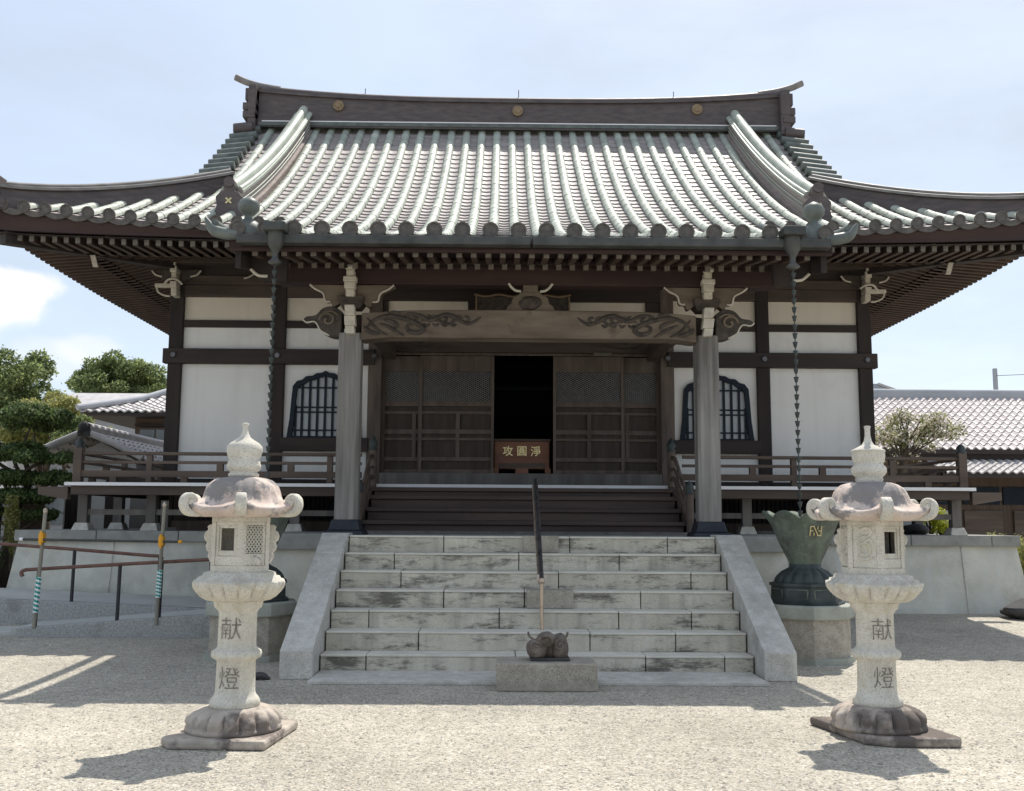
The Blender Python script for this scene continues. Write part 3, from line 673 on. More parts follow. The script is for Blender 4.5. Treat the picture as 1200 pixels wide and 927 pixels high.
def do_rafters(mp, L):
    f1, f2 = rafters(mp, L, 0)
    f1.build('flying_rafters', [M['wood_rafter'], M['wood_cap']], hall); f2.build('base_rafters', [M['wood_rafter'], M['wood_cap']], hall)
    # soffit boards
    sb = MB(); aa = [-L+i*(2*L)/40 for i in range(41)]
    rows = []
    for t in (.12, .8, 1.05, 1.7, 2.4):
        row = []
        for a in aa:
            c = L-abs(a); tt = min(t, max(c, 0)+.0); x, y = mp(a, tt); u = upt(c, 0)
            z = (raf_z(tt, 0)+u*.33*max(0, 1-tt/2.6)+.012) if t < .9 else (raf_z(max(tt, .9), 1)+u*.2*max(0, 1-tt/2.6)+.0)
            row.append((x, y, z))
        rows.append(row)
    sb.sheet(rows, 0, False, thick=.008); sb.build('soffit', M['wood_dark_h'], hall)
    # purlin between tiers
    pb_ = MB()
    aa = [-L+.8+i*(2*L-1.6)/40 for i in range(41)]
    lo = [(*mp(a, .93), raf_z(.9, 1)-.01+upt(L-abs(a), 0)*.2) for a in aa]; hi = [(x, y, z+.07) for x, y, z in lo]
    pb_.sheet([lo, hi], 0, False); pb_.sheet([[(*mp(a, 1.03), l[2]) for a, l in zip(aa, lo)], lo], 0, False); pb_.build('eave_purlin', M['wood_red'], hall)
do_rafters(lambda a, t: (X0+a, EY+t), EU)
for s in (-1, 1): do_rafters(lambda a, t, s=s: (X0+s*(EU-t), RY+a), LY)
# hip beams under the corners
for s in (-1, 1):
    mb = MB(); u0 = upt(0, 0)
    A = Vector((X0+s*(EU-.12), EY+.12, 5.17+u0*.5)); B = Vector((X0+s*(EU-1.95), EY+2.4, 5.50)); mb.beam(A, B, .17, .26); mb.build('hip_beam', M['wood_dark'], hall)
    mb = MB(); q = Vector((X0+s*(EU-1.02), EY+.98, 5.09)); mb.prism([(q.x-.035+s*.02, q.z+.02), (q.x+.035+s*.02, q.z+.02), (q.x+.035-s*.03, q.z-.15), (q.x-.035-s*.03, q.z-.15)], q.y-.02, .03, 'y'); mb.build('hip_beam_tip', M['white_paint'], hall)
# --- kohai (porch roof) underside
kf = MB(); kb = MB(); n = 19
for k in range(-n, n+1):
    x = X0+k*.15
    kf.beam((x, 10.12, 4.135), (x, 11.05, 4.29), .062, .068); kf.beam((x, 10.116, 4.133), (x, 10.125, 4.134), .056, .062, 1)
    kb.beam((x+.02, 10.86, 4.20), (x+.02, 13.4, 4.98), .062, .07); kb.beam((x+.02, 10.856, 4.199), (x+.02, 10.865, 4.2), .056, .064, 1)
kf.build('porch_flying_rafters', [M['wood_rafter'], M['wood_cap']], hall); kb.build('porch_base_rafters', [M['wood_rafter'], M['wood_cap']], hall)
mb = MB(); mb.sheet([[(X0-3.1, y, z), (X0+3.1, y, z)] for y, z in ((10.0, 4.13), (11.06, 4.30), (13.5, 5.03))], 0, False, thick=.006); mb.build('porch_soffit', M['wood_red'], hall)
mb = MB(); mb.box(X0-2.95, X0+2.95, 10.90, 10.97, 4.205, 4.245); mb.build('porch_purlin', M['wood_red'], hall)
mb = MB(); mb.box(X0-3.08, X0+3.08, 10.02, 10.08, 4.10, 4.245); mb.build('porch_eave_board', M['wood_red'], hall, bevel=.008)
mb = MB()
for a, b in ((-2.98, -.02), (0, 3.02)):
    mb.box(X0+a, X0+b, 9.86, 9.99, 4.135, 4.225)
gut = mb.build('gutter', M['metal_gut'], hall, bevel=.012)
for s in (-1, 1):
    gx = X0+s*2.60+.02
    mb = MB(); mb.box(gx-.11, gx+.11, 9.74, 9.97, 4.235, 4.325); mb.build('rain_hopper', M['metal_gut'], gut, bevel=.01)
    mb = MB(); mb.lathe([(.035, 3.905), (.075, 3.93), (.035, 3.97), (.03, 4.02), (.05, 4.06), (.085, 4.12), (.085, 4.24)], gx, 9.86, 8); mb.build('rain_funnel', M['metal_gut'], gut)
    mb = MB(); cx_ = X0+s*2.93; zz = zf(KE)+.02
    mb.lathe([(.17, zz-.06), (.175, zz+.02), (.15, zz+.09), (.09, zz+.14), (.045, zz+.17), (.04, zz+.20), (.07, zz+.225), (.108, zz+.27), (.112, zz+.32), (.09, zz+.365), (.05, zz+.39), (.012, zz+.41)], cx_, EY+KE+.16, 20)
    mb.build('finial', M['tile_bluish'], hall)
    # porch side bargeboard and box end
    mb = MB(); pts = [(EY+t, zf(t)-.10) for t in (-2.98, -2.4, -1.6, -.8, .2)]
    P = pts+[(y, z-.26) for y, z in pts[::-1]]
    mb.prism(P, X0+s*3.02-.03, .06, 'x'); mb.build('porch_bargeboard', M['wood_dark'], hall)
    mb = MB(); mb.prism([(X0+s*a, z) for a, z in ((2.60, 4.24), (2.95, 4.26), (3.0, 4.24), (3.0, 4.02), (2.86, 3.90), (2.60, 3.90))], 10.5, .10, 'y'); mb.build('porch_end_board', M['wood_dark'], hall)
    mb = MB(); mb.tube(smooth_curve([(X0+s*2.98, 10.49, 4.02), (X0+s*2.90, 10.49, 3.955), (X0+s*2.80, 10.49, 3.945)]), .018, 6); mb.build('white_edge', M['white_paint'], hall)

# --- porch pillars, rainbow beam, brackets
PX = (X0-2.03, X0+2.04); PY = 11.4
for px in PX:
    mb = MB(); q = .127; c = .03
    mb.prism([(px+x, PY+y) for x, y in ((-q+c, -q), (q-c, -q), (q, -q+c), (q, q-c), (q-c, q), (-q+c, q), (-q, q-c), (-q, -q+c))], 1.37, 2.12, 'z')
    pil = mb.build('porch_pillar', M['wood_grey'], hall)
    mb = MB(); mb.hexa([(px-.22, PY-.22, LAND), (px+.22, PY-.22, LAND), (px+.22, PY+.22, LAND), (px-.22, PY+.22, LAND)], [(px-.20, PY-.20, LAND+.05), (px+.20, PY-.20, LAND+.05), (px+.20, PY+.20, LAND+.05), (px-.20, PY+.20, LAND+.05)])
    mb.hexa([(px-.175, PY-.175, LAND+.05), (px+.175, PY-.175, LAND+.05), (px+.175, PY+.175, LAND+.05), (px-.175, PY+.175, LAND+.05)], [(px-.145, PY-.145, LAND+.17), (px+.145, PY-.145, LAND+.17), (px+.145, PY+.145, LAND+.17), (px-.145, PY+.145, LAND+.17)])
    mb.build('pillar_shoe', M['bronze_black'], pil, bevel=.01)
# rainbow beam
mb = MB(); top = []; bot = []
for i in range(25):
    q = i/24; x = PX[0]+.13+(PX[1]-PX[0]-.26)*q; u = abs(2*q-1)
    top.append((x, 3.765-.05*u**4)); bot.append((x, 3.44+.0*u-.035*max(0, (u-.86)/.14)))
mb.prism(top+bot[::-1], PY-.14, .28, 'y'); rb = mb.build('rainbow_beam', M['wood_beam'], hall, bevel=.012)
for s in (-1, 1):   # cloud scroll carvings near both ends of the beam
    mb = MB(); cx_ = X0+.005
    def R(pts, r):
        c_ = smooth_curve([(cx_+s*x, PY-.140, z) for x, z in pts], 8); n_ = len(c_)
        mb.tube(c_, [r*(.35+1.05*sin(pi*(i_+.5)/n_)**.7) for i_ in range(n_)], 6)
    R([(1.86, 3.50), (1.78, 3.62), (1.62, 3.68), (1.45, 3.66), (1.28, 3.60), (1.20, 3.54), (1.26, 3.49), (1.36, 3.51), (1.38, 3.57), (1.30, 3.59)], .022)
    R([(1.70, 3.60), (1.58, 3.55), (1.5, 3.50), (1.42, 3.46)], .016)
    R([(1.45, 3.66), (1.36, 3.71), (1.24, 3.69), (1.14, 3.64), (1.05, 3.66), (.96, 3.70), (.86, 3.68), (.78, 3.63), (.68, 3.60), (.60, 3.64), (.55, 3.68)], .020)
    R([(1.1, 3.70), (1.0, 3.62), (.90, 3.60), (.82, 3.66)], .014)
    R([(1.62, 3.70), (1.54, 3.73), (1.46, 3.71)], .014)
    R([(1.84, 3.66), (1.72, 3.52), (1.60, 3.46)], .014)
    R([(1.88, 3.56), (1.80, 3.50), (1.70, 3.47)], .02); R([(1.66, 3.64), (1.56, 3.62), (1.50, 3.57), (1.54, 3.53)], .018)
    for q_ in range(9):
        x_ = 1.42-q_*.085; R([(x_, 3.70-.01*(q_ % 3)), (x_-.04, 3.675), (x_-.055, 3.64), (x_-.02, 3.625)], .014)
    for q_ in range(5):
        x_ = 1.30-q_*.10; R([(x_, 3.60), (x_-.04, 3.575), (x_-.075, 3.60)], .013)
    mb.build('cloud_carving', M['wood_carve'], rb)
def outline_part(name, pts, y, d, m, par, rim=None, rimr=.012, bevel=.012):
    mb = MB(); P = [(p.x, p.y) for p in [Vector((a[0], a[1], 0)) for a in pts]]; mb.prism(P, y, d, 'y'); o = mb.build(name, m, par, bevel=bevel)
    if rim:
        mb = MB(); mb.tube([(a[0], y-.004, a[1]) for a in rim], rimr, 6); mb.build('white_edge', M['white_paint'], o)
    return o
def cr(pts, n=5): return [(p.x, p.y) for p in smooth_curve([(a[0], a[1], 0) for a in pts], n)]
for s, px in ((-1, PX[0]), (1, PX[1])):
    # elephant nose outward
    o_ = cr([(px+s*.10, 3.74), (px+s*.20, 3.80), (px+s*.32, 3.78), (px+s*.40, 3.70), (px+s*.50, 3.68), (px+s*.54, 3.64), (px+s*.50, 3.61), (px+s*.42, 3.62), (px+s*.38, 3.60), (px+s*.34, 3.52), (px+s*.24, 3.46), (px+s*.10, 3.44)])
    nose = outline_part('elephant_nose', o_, PY-.10, .20, M['wood_carve'], hall, rim=cr([(px+s*.54, 3.64), (px+s*.50, 3.61), (px+s*.42, 3.62), (px+s*.38, 3.59), (px+s*.34, 3.52), (px+s*.24, 3.46)]), rimr=.010)
    mb = MB(); mb.tube(smooth_curve([(px+s*(.26+.10*cos(t*.8)*(1-t/11)), PY-.11, 3.64+.09*sin(t*.8)*(1-t/11)) for t in range(10)]), .014, 6); mb.tube(smooth_curve([(px+s*.14, PY-.11, 3.70), (px+s*.22, PY-.11, 3.74), (px+s*.32, PY-.11, 3.72)]), .012, 6); mb.build('scroll', M['wood_beam'], nose)
    # front nose with white face
    mb = MB(); xo = px-s*.0
    for (z0, z1, w0, y0) in ((3.47, 3.56, .052, .20), (3.56, 3.67, .062, .22), (3.67, 3.79, .056, .25)):
        mb.prism([(xo-w0-s*.012, z0), (xo+w0-s*.012, z0), (xo+w0+.004, z1), (xo-w0+.004, z1)], PY-y0, .12, 'y')
    mb.build('front_nose', M['white_paint'], hall, bevel=.008)
    # big bearing block and arms
    mb = MB(); mb.hexa([(px-.10, PY-.10, 3.78), (px+.10, PY-.10, 3.78), (px+.10, PY+.10, 3.78), (px-.10, PY+.10, 3.78)], [(px-.15, PY-.15, 3.86), (px+.15, PY-.15, 3.86), (px+.15, PY+.15, 3.86), (px-.15, PY+.15, 3.86)]); mb.box(px-.15, px+.15, PY-.15, PY+.15, 3.86, 3.92); mb.build('bearing_block', M['wood_carve'], hall, bevel=.008)
    for d in (-1, 1):
        o_ = cr([(px+d*.06, 3.92), (px+d*.20, 3.80), (px+d*.24, 3.86), (px+d*.30, 3.87), (px+d*.33, 3.96), (px+d*.44, 4.02), (px+d*.47, 4.06), (px+d*.06, 4.06)], 4)
        outline_part('bracket_arm', o_, PY-.06, .12, M['wood_beam'], hall, rim=cr([(px+d*.24, 3.86), (px+d*.30, 3.87), (px+d*.33, 3.96), (px+d*.42, 4.01), (px+d*.48, 4.06)]), rimr=.012)
    mb = MB()
    for (z0, z1, w0, y0) in ((3.90, 3.98, .05, .20), (3.98, 4.06, .062, .24), (4.06, 4.12, .075, .25), (4.12, 4.20, .045, .22), (4.20, 4.27, .055, .30)):
        mb.box(px-w0, px+w0, PY-y0, PY-y0+.12, z0, z1)
    mb.build('bracket_tip', M['white_paint'], hall, bevel=.01)
    # tie beam from pillar back to the hall
    mb = MB(); pts = [(11.5, 3.60), (12.3, 3.78), (13.3, 3.92), (14.4, 3.98), (15.4, 3.96)]
    mb.prism([(y, z+.13) for y, z in pts]+[(y, z-.11) for y, z in pts[::-1]], px-.09, .18, 'x'); mb.build('shrimp_beam', M['wood_brown'], hall, bevel=.01)
mb = MB(); mb.box(X0-2.86, X0+2.86, PY-.10, PY+.12, 4.065, 4.30); mb.build('porch_girder', M['wood_red'], hall, bevel=.01)
# frog-leg strut with carved flower
fx = X0+.02
o_ = [(fx-.29, 3.765), (fx-.26, 3.83), (fx-.22, 3.86), (fx-.20, 3.93), (fx-.13, 3.97), (fx-.10, 4.01), (fx+.10, 4.01), (fx+.13, 3.97), (fx+.20, 3.93), (fx+.22, 3.86), (fx+.26, 3.83), (fx+.29, 3.765)]
ks = outline_part('frog_leg_strut', o_, PY-.07, .14, M['wood_beam'], hall)
mb = MB(); blob(mb, (fx, PY-.075, 3.86), (.13, .035, .075), 18, wob=.12, seed=5); mb.build('flower_carving', M['wood_carve'], ks)
mb = MB(); mb.box(fx-.085, fx+.085, PY-.12, PY+.10, 3.985, 4.065); mb.build('bearing_block', M['wood_beam'], ks, bevel=.01)
for d in (-1, 1):
    mb = MB(); mb.tube(smooth_curve([(fx+d*.11, PY-.10, 3.99), (fx+d*.17, PY-.10, 4.0), (fx+d*.22, PY-.10, 4.04), (fx+d*.26, PY-.10, 4.08)]), [.016]*13+[.018]*6, 6) if False else mb.tube(smooth_curve([(fx+d*.11, PY-.13, 3.985), (fx+d*.17, PY-.13, 3.995), (fx+d*.215, PY-.13, 4.03), (fx+d*.25, PY-.13, 4.075)]), .016, 6); mb.build('white_curl', M['white_paint'], ks)

# --- hall walls: posts, beams, plaster panels
for s in (-1, 1):
    for i, u in enumerate(HX):
        w_ = .105 if i != 1 else .10
        mb = MB(); x = X0+s*u; mb.box(x-w_, x+w_, YW-.06, YW+.15, 1.78, 5.02); mb.build('wall_post', M['wood_dark'] if i < 2 else M['wood_door'], hall, bevel=.012)
        mb = MB(); mb.box(x-.15, x+.15, YW-.05, YW+.2, LAND, 1.26); mb.build('post_stone', M['coping'], hall)
def hbeam(x0, x1, z0, z1, pr=.08, m='wood_dark_h', nm='wall_beam', par=None):
    mb = MB(); mb.box(x0, x1, YW-pr, YW+.03, z0, z1); return mb.build(nm, M[m], par or hall, bevel=.008)
for s in (-1, 1):
    xa, xb, xc = X0+s*HX[0], X0+s*HX[1], X0+s*HX[2]
    hbeam(min(xa, xc)-(.17 if s < 0 else 0), max(xa, xc)+(.17 if s > 0 else 0), 3.775, 4.005, .11, nm='tie_beam')
    for (p, q) in ((xa, xb), (xb, xc)):
        p, q = min(p, q)+.10, max(p, q)-.10
        hbeam(p, q, 4.355, 4.465, .035, nm='thin_rail'); hbeam(p, q, 4.835, 5.02, .05, 'wood_brown', 'top_rail'); hbeam(p, q, 1.80, 2.0, .05, nm='ground_sill')
        for (z0, z1, m) in ((4.465, 4.835, 'plaster_cream'), (4.005, 4.355, 'plaster_cream' if q-p < 1.25 else 'plaster'), (2.0, 3.775, 'plaster')):
            mb = MB(); mb.box(p-.01, q+.01, YW+.02, YW+.07, z0-.005, z1+.005); mb.build('plaster_panel', M[m], hall)
    # metal nail cover
    for xx in (xb, xc, xa):
        mb = MB(); mb.tube([(xx, YW-.145, 3.90), (xx, YW-.11, 3.90)], .038, 12); mb.build('nail_cover', M['steel'], hall)
mb = MB(); mb.box(X0-5.52, X0+5.52, YW-.10, YW+.12, 5.02, 5.16); mb.build('head_beam', M['wood_brown'], hall, bevel=.01)
mb = MB(); mb.box(X0-5.45, X0+5.45, YW-.05, YW+.1, 5.16, 5.75); mb.build('frieze', M['wood_dark_h'], hall)
mb = MB(); mb.box(X0-5.75, X0+5.75, YW-.32, YW-.16, 5.30, 5.46); mb.build('eave_girder', M['wood_brown'], hall, bevel=.01)
# side walls and rear (simple but complete)
for s in (-1, 1):
    x = X0+s*HX[0]
    mb = MB(); mb.box(x-.04, x+.04, YW+.15, 21.3, 2.0, 5.1); mb.build('side_wall', M['plaster'], hall)
    for y in (17.4, 19.4, 21.3):
        mb = MB(); mb.box(x-.1, x+.1, y-.1, y+.1, 1.78, 5.1); mb.build('side_post', M['wood_dark'], hall)
        mb = MB(); mb.box(x-.15, x+.15, y-.15, y+.15, LAND, 1.26); mb.build('post_stone', M['coping'], hall)
    for z0, z1 in ((3.775, 4.005), (5.0, 5.16), (1.8, 2.0)):
        mb = MB(); mb.box(x-.09, x+.09, YW+.16, 21.4, z0, z1); mb.build('side_beam', M['wood_dark_h'], hall)
    mb = MB(); mb.box(x-.03, x+.03, YW+.1, 21.3, LAND, 1.8); mb.build('underfloor_wall', M['wood_dark'], hall)
    mb = MB(); mb.box(x+s*.25, x+s*.41, YW-.3, 21.6, 5.30, 5.46); mb.build('side_girder', M['wood_brown'], hall)
mb = MB(); mb.box(X0-5.3, X0+5.3, 21.2, 21.3, LAND, 5.2); mb.build('rear_wall', M['plaster'], hall)
# corner brackets (white painted noses) on outer posts
for s in (-1, 1):
    x = X0+s*HX[0]; y = YW-.16
    mb = MB()
    for (z0, z1, w0, pr) in ((4.80, 4.92, .045, .10), (4.92, 5.02, .05, .14), (5.06, 5.16, .04, .12), (5.16, 5.26, .05, .16), (5.26, 5.34, .04, .18), (5.34, 5.38, .07, .2)):
        mb.prism([(x-w0-s*.02*(5.1-z0), z0), (x+w0-s*.02*(5.1-z0), z0), (x+w0, z1), (x-w0, z1)], y-pr, .2, 'y')
    mb.build('corner_bracket', M['white_paint'], hall, bevel=.012)
    mb = MB(); mb.tube(smooth_curve([(x-.13, y-.12, 4.99), (x-.05, y-.16, 5.04), (x+.06, y-.16, 5.04), (x+.14, y-.12, 4.97)]), .018, 6); mb.build('curved_trim', M['white_paint'], hall)
    mb = MB(); mb.box(x+s*.06, x+s*.32, y-.02, y+.06, 4.95, 5.01); mb.tube(smooth_curve([(x+s*.30, y, 4.96), (x+s*.26, y, 4.87), (x+s*.16, y, 4.82), (x+s*.08, y, 4.81)]), .016, 6); mb.build('side_nose', M['white_paint'], hall, bevel=.01)
    for d in (-1, 1):
        mb = MB(); mb.tube(smooth_curve([(x+d*.22, y, 5.12), (x+d*.32, y, 5.15), (x+d*.38, y, 5.22)]), .016, 6); mb.build('arm_edge', M['white_paint'], hall)
        outline_part('bracket_arm', cr([(x+d*.05, 5.04), (x+d*.20, 5.08), (x+d*.38, 5.22), (x+d*.05, 5.24)], 3), y+.02, .1, M['wood_carve'], hall, bevel=0)
    mb = MB(); mb.tube(smooth_curve([(X0+s*4.15, YW-.16, 5.18), (X0+s*4.25, YW-.16, 5.12), (X0+s*4.32, YW-.16, 5.10)]), .014, 6); mb.build('arm_edge', M['white_paint'], hall)
# --- bell shaped windows
for s in (-1, 1):
    cx_ = X0+s*3.03; zb = 2.635
    wf = [( .575, 0), (.535, .3), (.515, .62), (.50, .80), (.44, .88), (.36, .90), (.30, .955), (.20, .965), (.14, 1.005), (.06, 1.01), (0, 1.045)]
    full = [(cx_+x, zb+z) for x, z in wf]+[(cx_-x, zb+z) for x, z in wf[::-1][1:]]
    inn = [(cx_+(px_-cx_)*.87, zb+(pz-zb)*.93) for px_, pz in full]
    mb = MB(); n = len(full)
    f0 = [(p[0], YW-.05, p[1]) for p in full]; f1 = [(p[0], YW-.05, p[1]) for p in inn]; g0 = [(p[0], YW+.03, p[1]) for p in full]; g1 = [(p[0], YW+.03, p[1]) for p in inn]
    mb.add(f0+f1+g0+g1, [(i+1, i, n+i, n+i+1) for i in range(n-1)]+[(i, i+1, 2*n+i+1, 2*n+i) for i in range(n-1)]+[(n+i+1, n+i, 3*n+i, 3*n+i+1) for i in range(n-1)])
    wn_ = mb.build('bell_window', M['lacquer'], hall)
    mb = MB(); mb.prism(inn, YW+.006, .008, 'y'); mb.build('pane', M['pane'], wn_)
    mb = MB()
    def top_at(x):
        for (xa, za), (xb, zb_) in zip(inn, inn[1:]):
            if min(xa, xb) <= x <= max(xa, xb) and abs(xa-xb) > 1e-6: return za+(zb_-za)*(x-xa)/(xb-xa)
        return zb+.9
    for k in range(-4, 5):
        x = cx_+k*.118
        if abs(k) == 4: x = cx_+k*.113
        mb.box(x-.017, x+.017, YW-.025, YW+.004, zb, top_at(x))
    for z, h in ((.12, .022), (.40, .022), (.475, .022), (.78, .022)):
        ww = .47 if z > .3 else .49
        mb.box(cx_-ww, cx_+ww, YW-.028, YW-.002, zb+z-h/2, zb+z+h/2)
    mb.box(cx_-.50, cx_+.50, YW-.03, YW+.004, zb, zb+.03)
    mb.build('lattice', M['lacquer'], wn_)
    p, q = min(X0+s*HX[1], X0+s*HX[2])+.10, max(X0+s*HX[1], X0+s*HX[2])-.10
    hbeam(p-.02, q+.02, 2.43, 2.635, .10, nm='window_sill')
# --- central bay: doors
cl, crr = X0-2.165, X0+2.165
mb = MB(); mb.box(cl, crr, YW-.09, YW+.1, 3.98, 4.22); lt = mb.build('lintel', M['wood_brown'], hall, bevel=.01)
mb = MB()
for s in (-1, 1):
    mb.tube(smooth_curve([(X0+s*1.95, YW-.095, 4.17), (X0+s*1.75, YW-.095, 4.06), (X0+s*1.5, YW-.095, 4.05), (X0+s*1.28, YW-.095, 4.10), (X0+s*1.15, YW-.095, 4.18)]), .014, 6)
    mb.tube(smooth_curve([(X0+s*1.72, YW-.095, 4.16), (X0+s*1.6, YW-.095, 4.12), (X0+s*1.45, YW-.095, 4.15)]), .012, 6)
mb.build('carving', M['wood_carve'], lt)
for z0, z1, pr, m in ((4.22, 4.35, .05, 'wood_dark_h'), (4.35, 4.50, .09, 'wood_dark_h'), (4.80, 5.02, .06, 'wood_dark_h')):
    hbeam(cl, crr, z0, z1, pr, m, 'transom_beam')
for (p, q) in ((cl, X0-.62), (X0+.62, crr)):
    mb = MB(); mb.box(p, q, YW+.02, YW+.07, 4.49, 4.81); mb.build('plaster_panel', M['plaster_cream'], hall)
    hbeam(p+.0, p+.08, 4.5, 4.8, .03, nm='stile'); hbeam(q-.22, q, 4.5, 4.8, .03, nm='stile')
hbeam(X0-.62, X0+.62, 4.49, 4.81, .02, nm='backboard')
# name plaque
pl = MB(); px0, px1 = X0-.70, X0+.72; pl.box(px0, px1, YW-.36, YW-.30, 4.52, 4.80); plo = pl.build('name_plaque', M['wood_carve'], hall)
mb = MB(); mb.tube(smooth_curve([(px0-.03, YW-.38, 4.83), (px0+.15, YW-.38, 4.80), (px0+.34, YW-.38, 4.83), (px0+.55, YW-.38, 4.80), (X0, YW-.38, 4.82), (px1-.55, YW-.38, 4.80), (px1-.34, YW-.38, 4.82), (px1-.15, YW-.38, 4.80), (px1+.03, YW-.38, 4.83)]), .02, 6)
mb.tube([(px0, YW-.38, 4.8), (px0, YW-.38, 4.5)], .014, 6); mb.tube([(px1, YW-.38, 4.8), (px1, YW-.38, 4.5)], .014, 6); mb.build('gilt_frame', M['gold_dull'], plo)
# door leaves
def leaf(x0, x1, y, split, lattice_full=True, nm='door_leaf'):
    mb = MB(); st_ = .045; zt, zb_ = 3.945, 2.11
    mb.box(x0, x0+st_, y-.03, y+.03, zb_, zt); mb.box(x1-st_, x1, y-.03, y+.03, zb_, zt)
    for z0, z1 in ((3.70, zt), (3.15, 3.23), (3.03, 3.075), (2.72, 2.79), (2.62, 2.66), (2.30, 2.36), (2.11, 2.17)):
        mb.box(x0+st_, x1-st_, y-.026, y+.02, z0, z1)
    for sx in split:
        for z0, z1 in ((2.36, 2.62), (2.66, 2.72), (2.79, 3.03)): mb.box(sx-.03, sx+.03, y-.030, y+.02, z0, z1)
    mb.box(x0+st_, x1-st_, y+.012, y+.018, 2.17, 3.15, 1)
    d = mb.build(nm, [M['wood_door'], M['wood_panel']], hall, bevel=.004)
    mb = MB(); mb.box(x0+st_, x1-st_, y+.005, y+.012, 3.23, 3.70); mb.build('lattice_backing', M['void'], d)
    mb = MB(); a = x0+st_; b = x1-st_; k = a-.98
    while k < b:
        for dr_ in (1, -1):
            xa, xb = (k, k+.94) if dr_ > 0 else (k+.94, k)
            # clip line against the [a,b] x [3.23,3.70] rectangle
            z0_, z1_ = 3.23, 3.70; t0, t1 = 0, 1
            for (lim, sg) in ((a, 1), (b, -1)):
                dx = xb-xa; q = (lim-xa)/dx
                if dx*sg > 0: t0 = max(t0, q)
                else: t1 = min(t1, q)
            if t1 > t0: 
                A = Vector((xa+(xb-xa)*t0, y-.004-.004*(dr_ > 0), z0_+.47*t0)); B = Vector((xa+(xb-xa)*t1, y-.004-.004*(dr_ > 0), z0_+.47*t1))
                nrm = Vector((-(B-A).z, 0, (B-A).x)).normalized()*.004
                mb.add([A-nrm, A+nrm, B+nrm, B-nrm], [(0, 1, 2, 3)])
        k += .062
    mb.build('lattice', M['lattice'], d)
    return d
leaf(X0-2.165, X0-1.56, YW+.14, [X0-1.66]); leaf(X0-1.58, X0-.42, YW+.08, [X0-.98])
leaf(X0+.50, X0+1.60, YW+.08, [X0+1.06]); leaf(X0+1.58, X0+2.165, YW+.14, [X0+1.66])
hbeam(cl, crr, 3.945, 3.985, .0, 'wood_door', 'door_track'); hbeam(cl, crr, 1.885, 2.11, .06, 'wood_post', 'threshold')
mb = MB(); mb.box(X0+1.12, X0+1.40, YW-.13, YW-.09, 3.93, 3.98); mb.build('door_plate', M['wood_cap'], hall)
# dark interior behind the doors
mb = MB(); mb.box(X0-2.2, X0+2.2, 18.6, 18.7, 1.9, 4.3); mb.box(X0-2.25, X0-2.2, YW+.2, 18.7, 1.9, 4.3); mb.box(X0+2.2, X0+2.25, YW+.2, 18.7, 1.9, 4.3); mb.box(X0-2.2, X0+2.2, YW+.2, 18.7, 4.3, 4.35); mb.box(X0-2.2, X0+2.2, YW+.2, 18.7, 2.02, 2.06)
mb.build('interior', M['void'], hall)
mb = MB(); mb.box(X0-.9, X0+.9, 17.3, 17.36, 3.64, 3.70); mb.build('inner_rail', M['lacquer'], hall)
# tapered white strip panels beside the door posts are part of the window bays

# --- verandah
VY = 14.33; VW = 6.45
mb = MB(); mb.box(X0-VW, X0+VW, VY+.03, YW-.06, FZ-.035, FZ); mb.box(X0-VW, X0-HX[0]-.1, YW-.06, 21.6, FZ-.035, FZ); mb.box(X0+HX[0]+.1, X0+VW, YW-.06, 21.6, FZ-.035, FZ)
vf = mb.build('verandah_floor', M['wood_brown'], hall)
mb = MB(); mb.box(X0-VW, X0+VW, VY, VY+.028, FZ-.042, FZ+.004); mb.build('floor_edge', M['floor_edge'], vf)
for s in (-1, 1):
    mb = MB(); mb.box(X0+s*VW, X0+s*(VW+.02), VY, 21.6, FZ-.042, FZ+.004); mb.build('floor_edge', M['floor_edge'], vf)
for a, b in ((-VW+.05, -2.12), (2.12, VW-.05)):
    mb = MB(); mb.box(X0+a, X0+b, VY+.06, VY+.19, FZ-.17, FZ-.04); mb.build('floor_joist', M['wood_brown'], hall, bevel=.006)
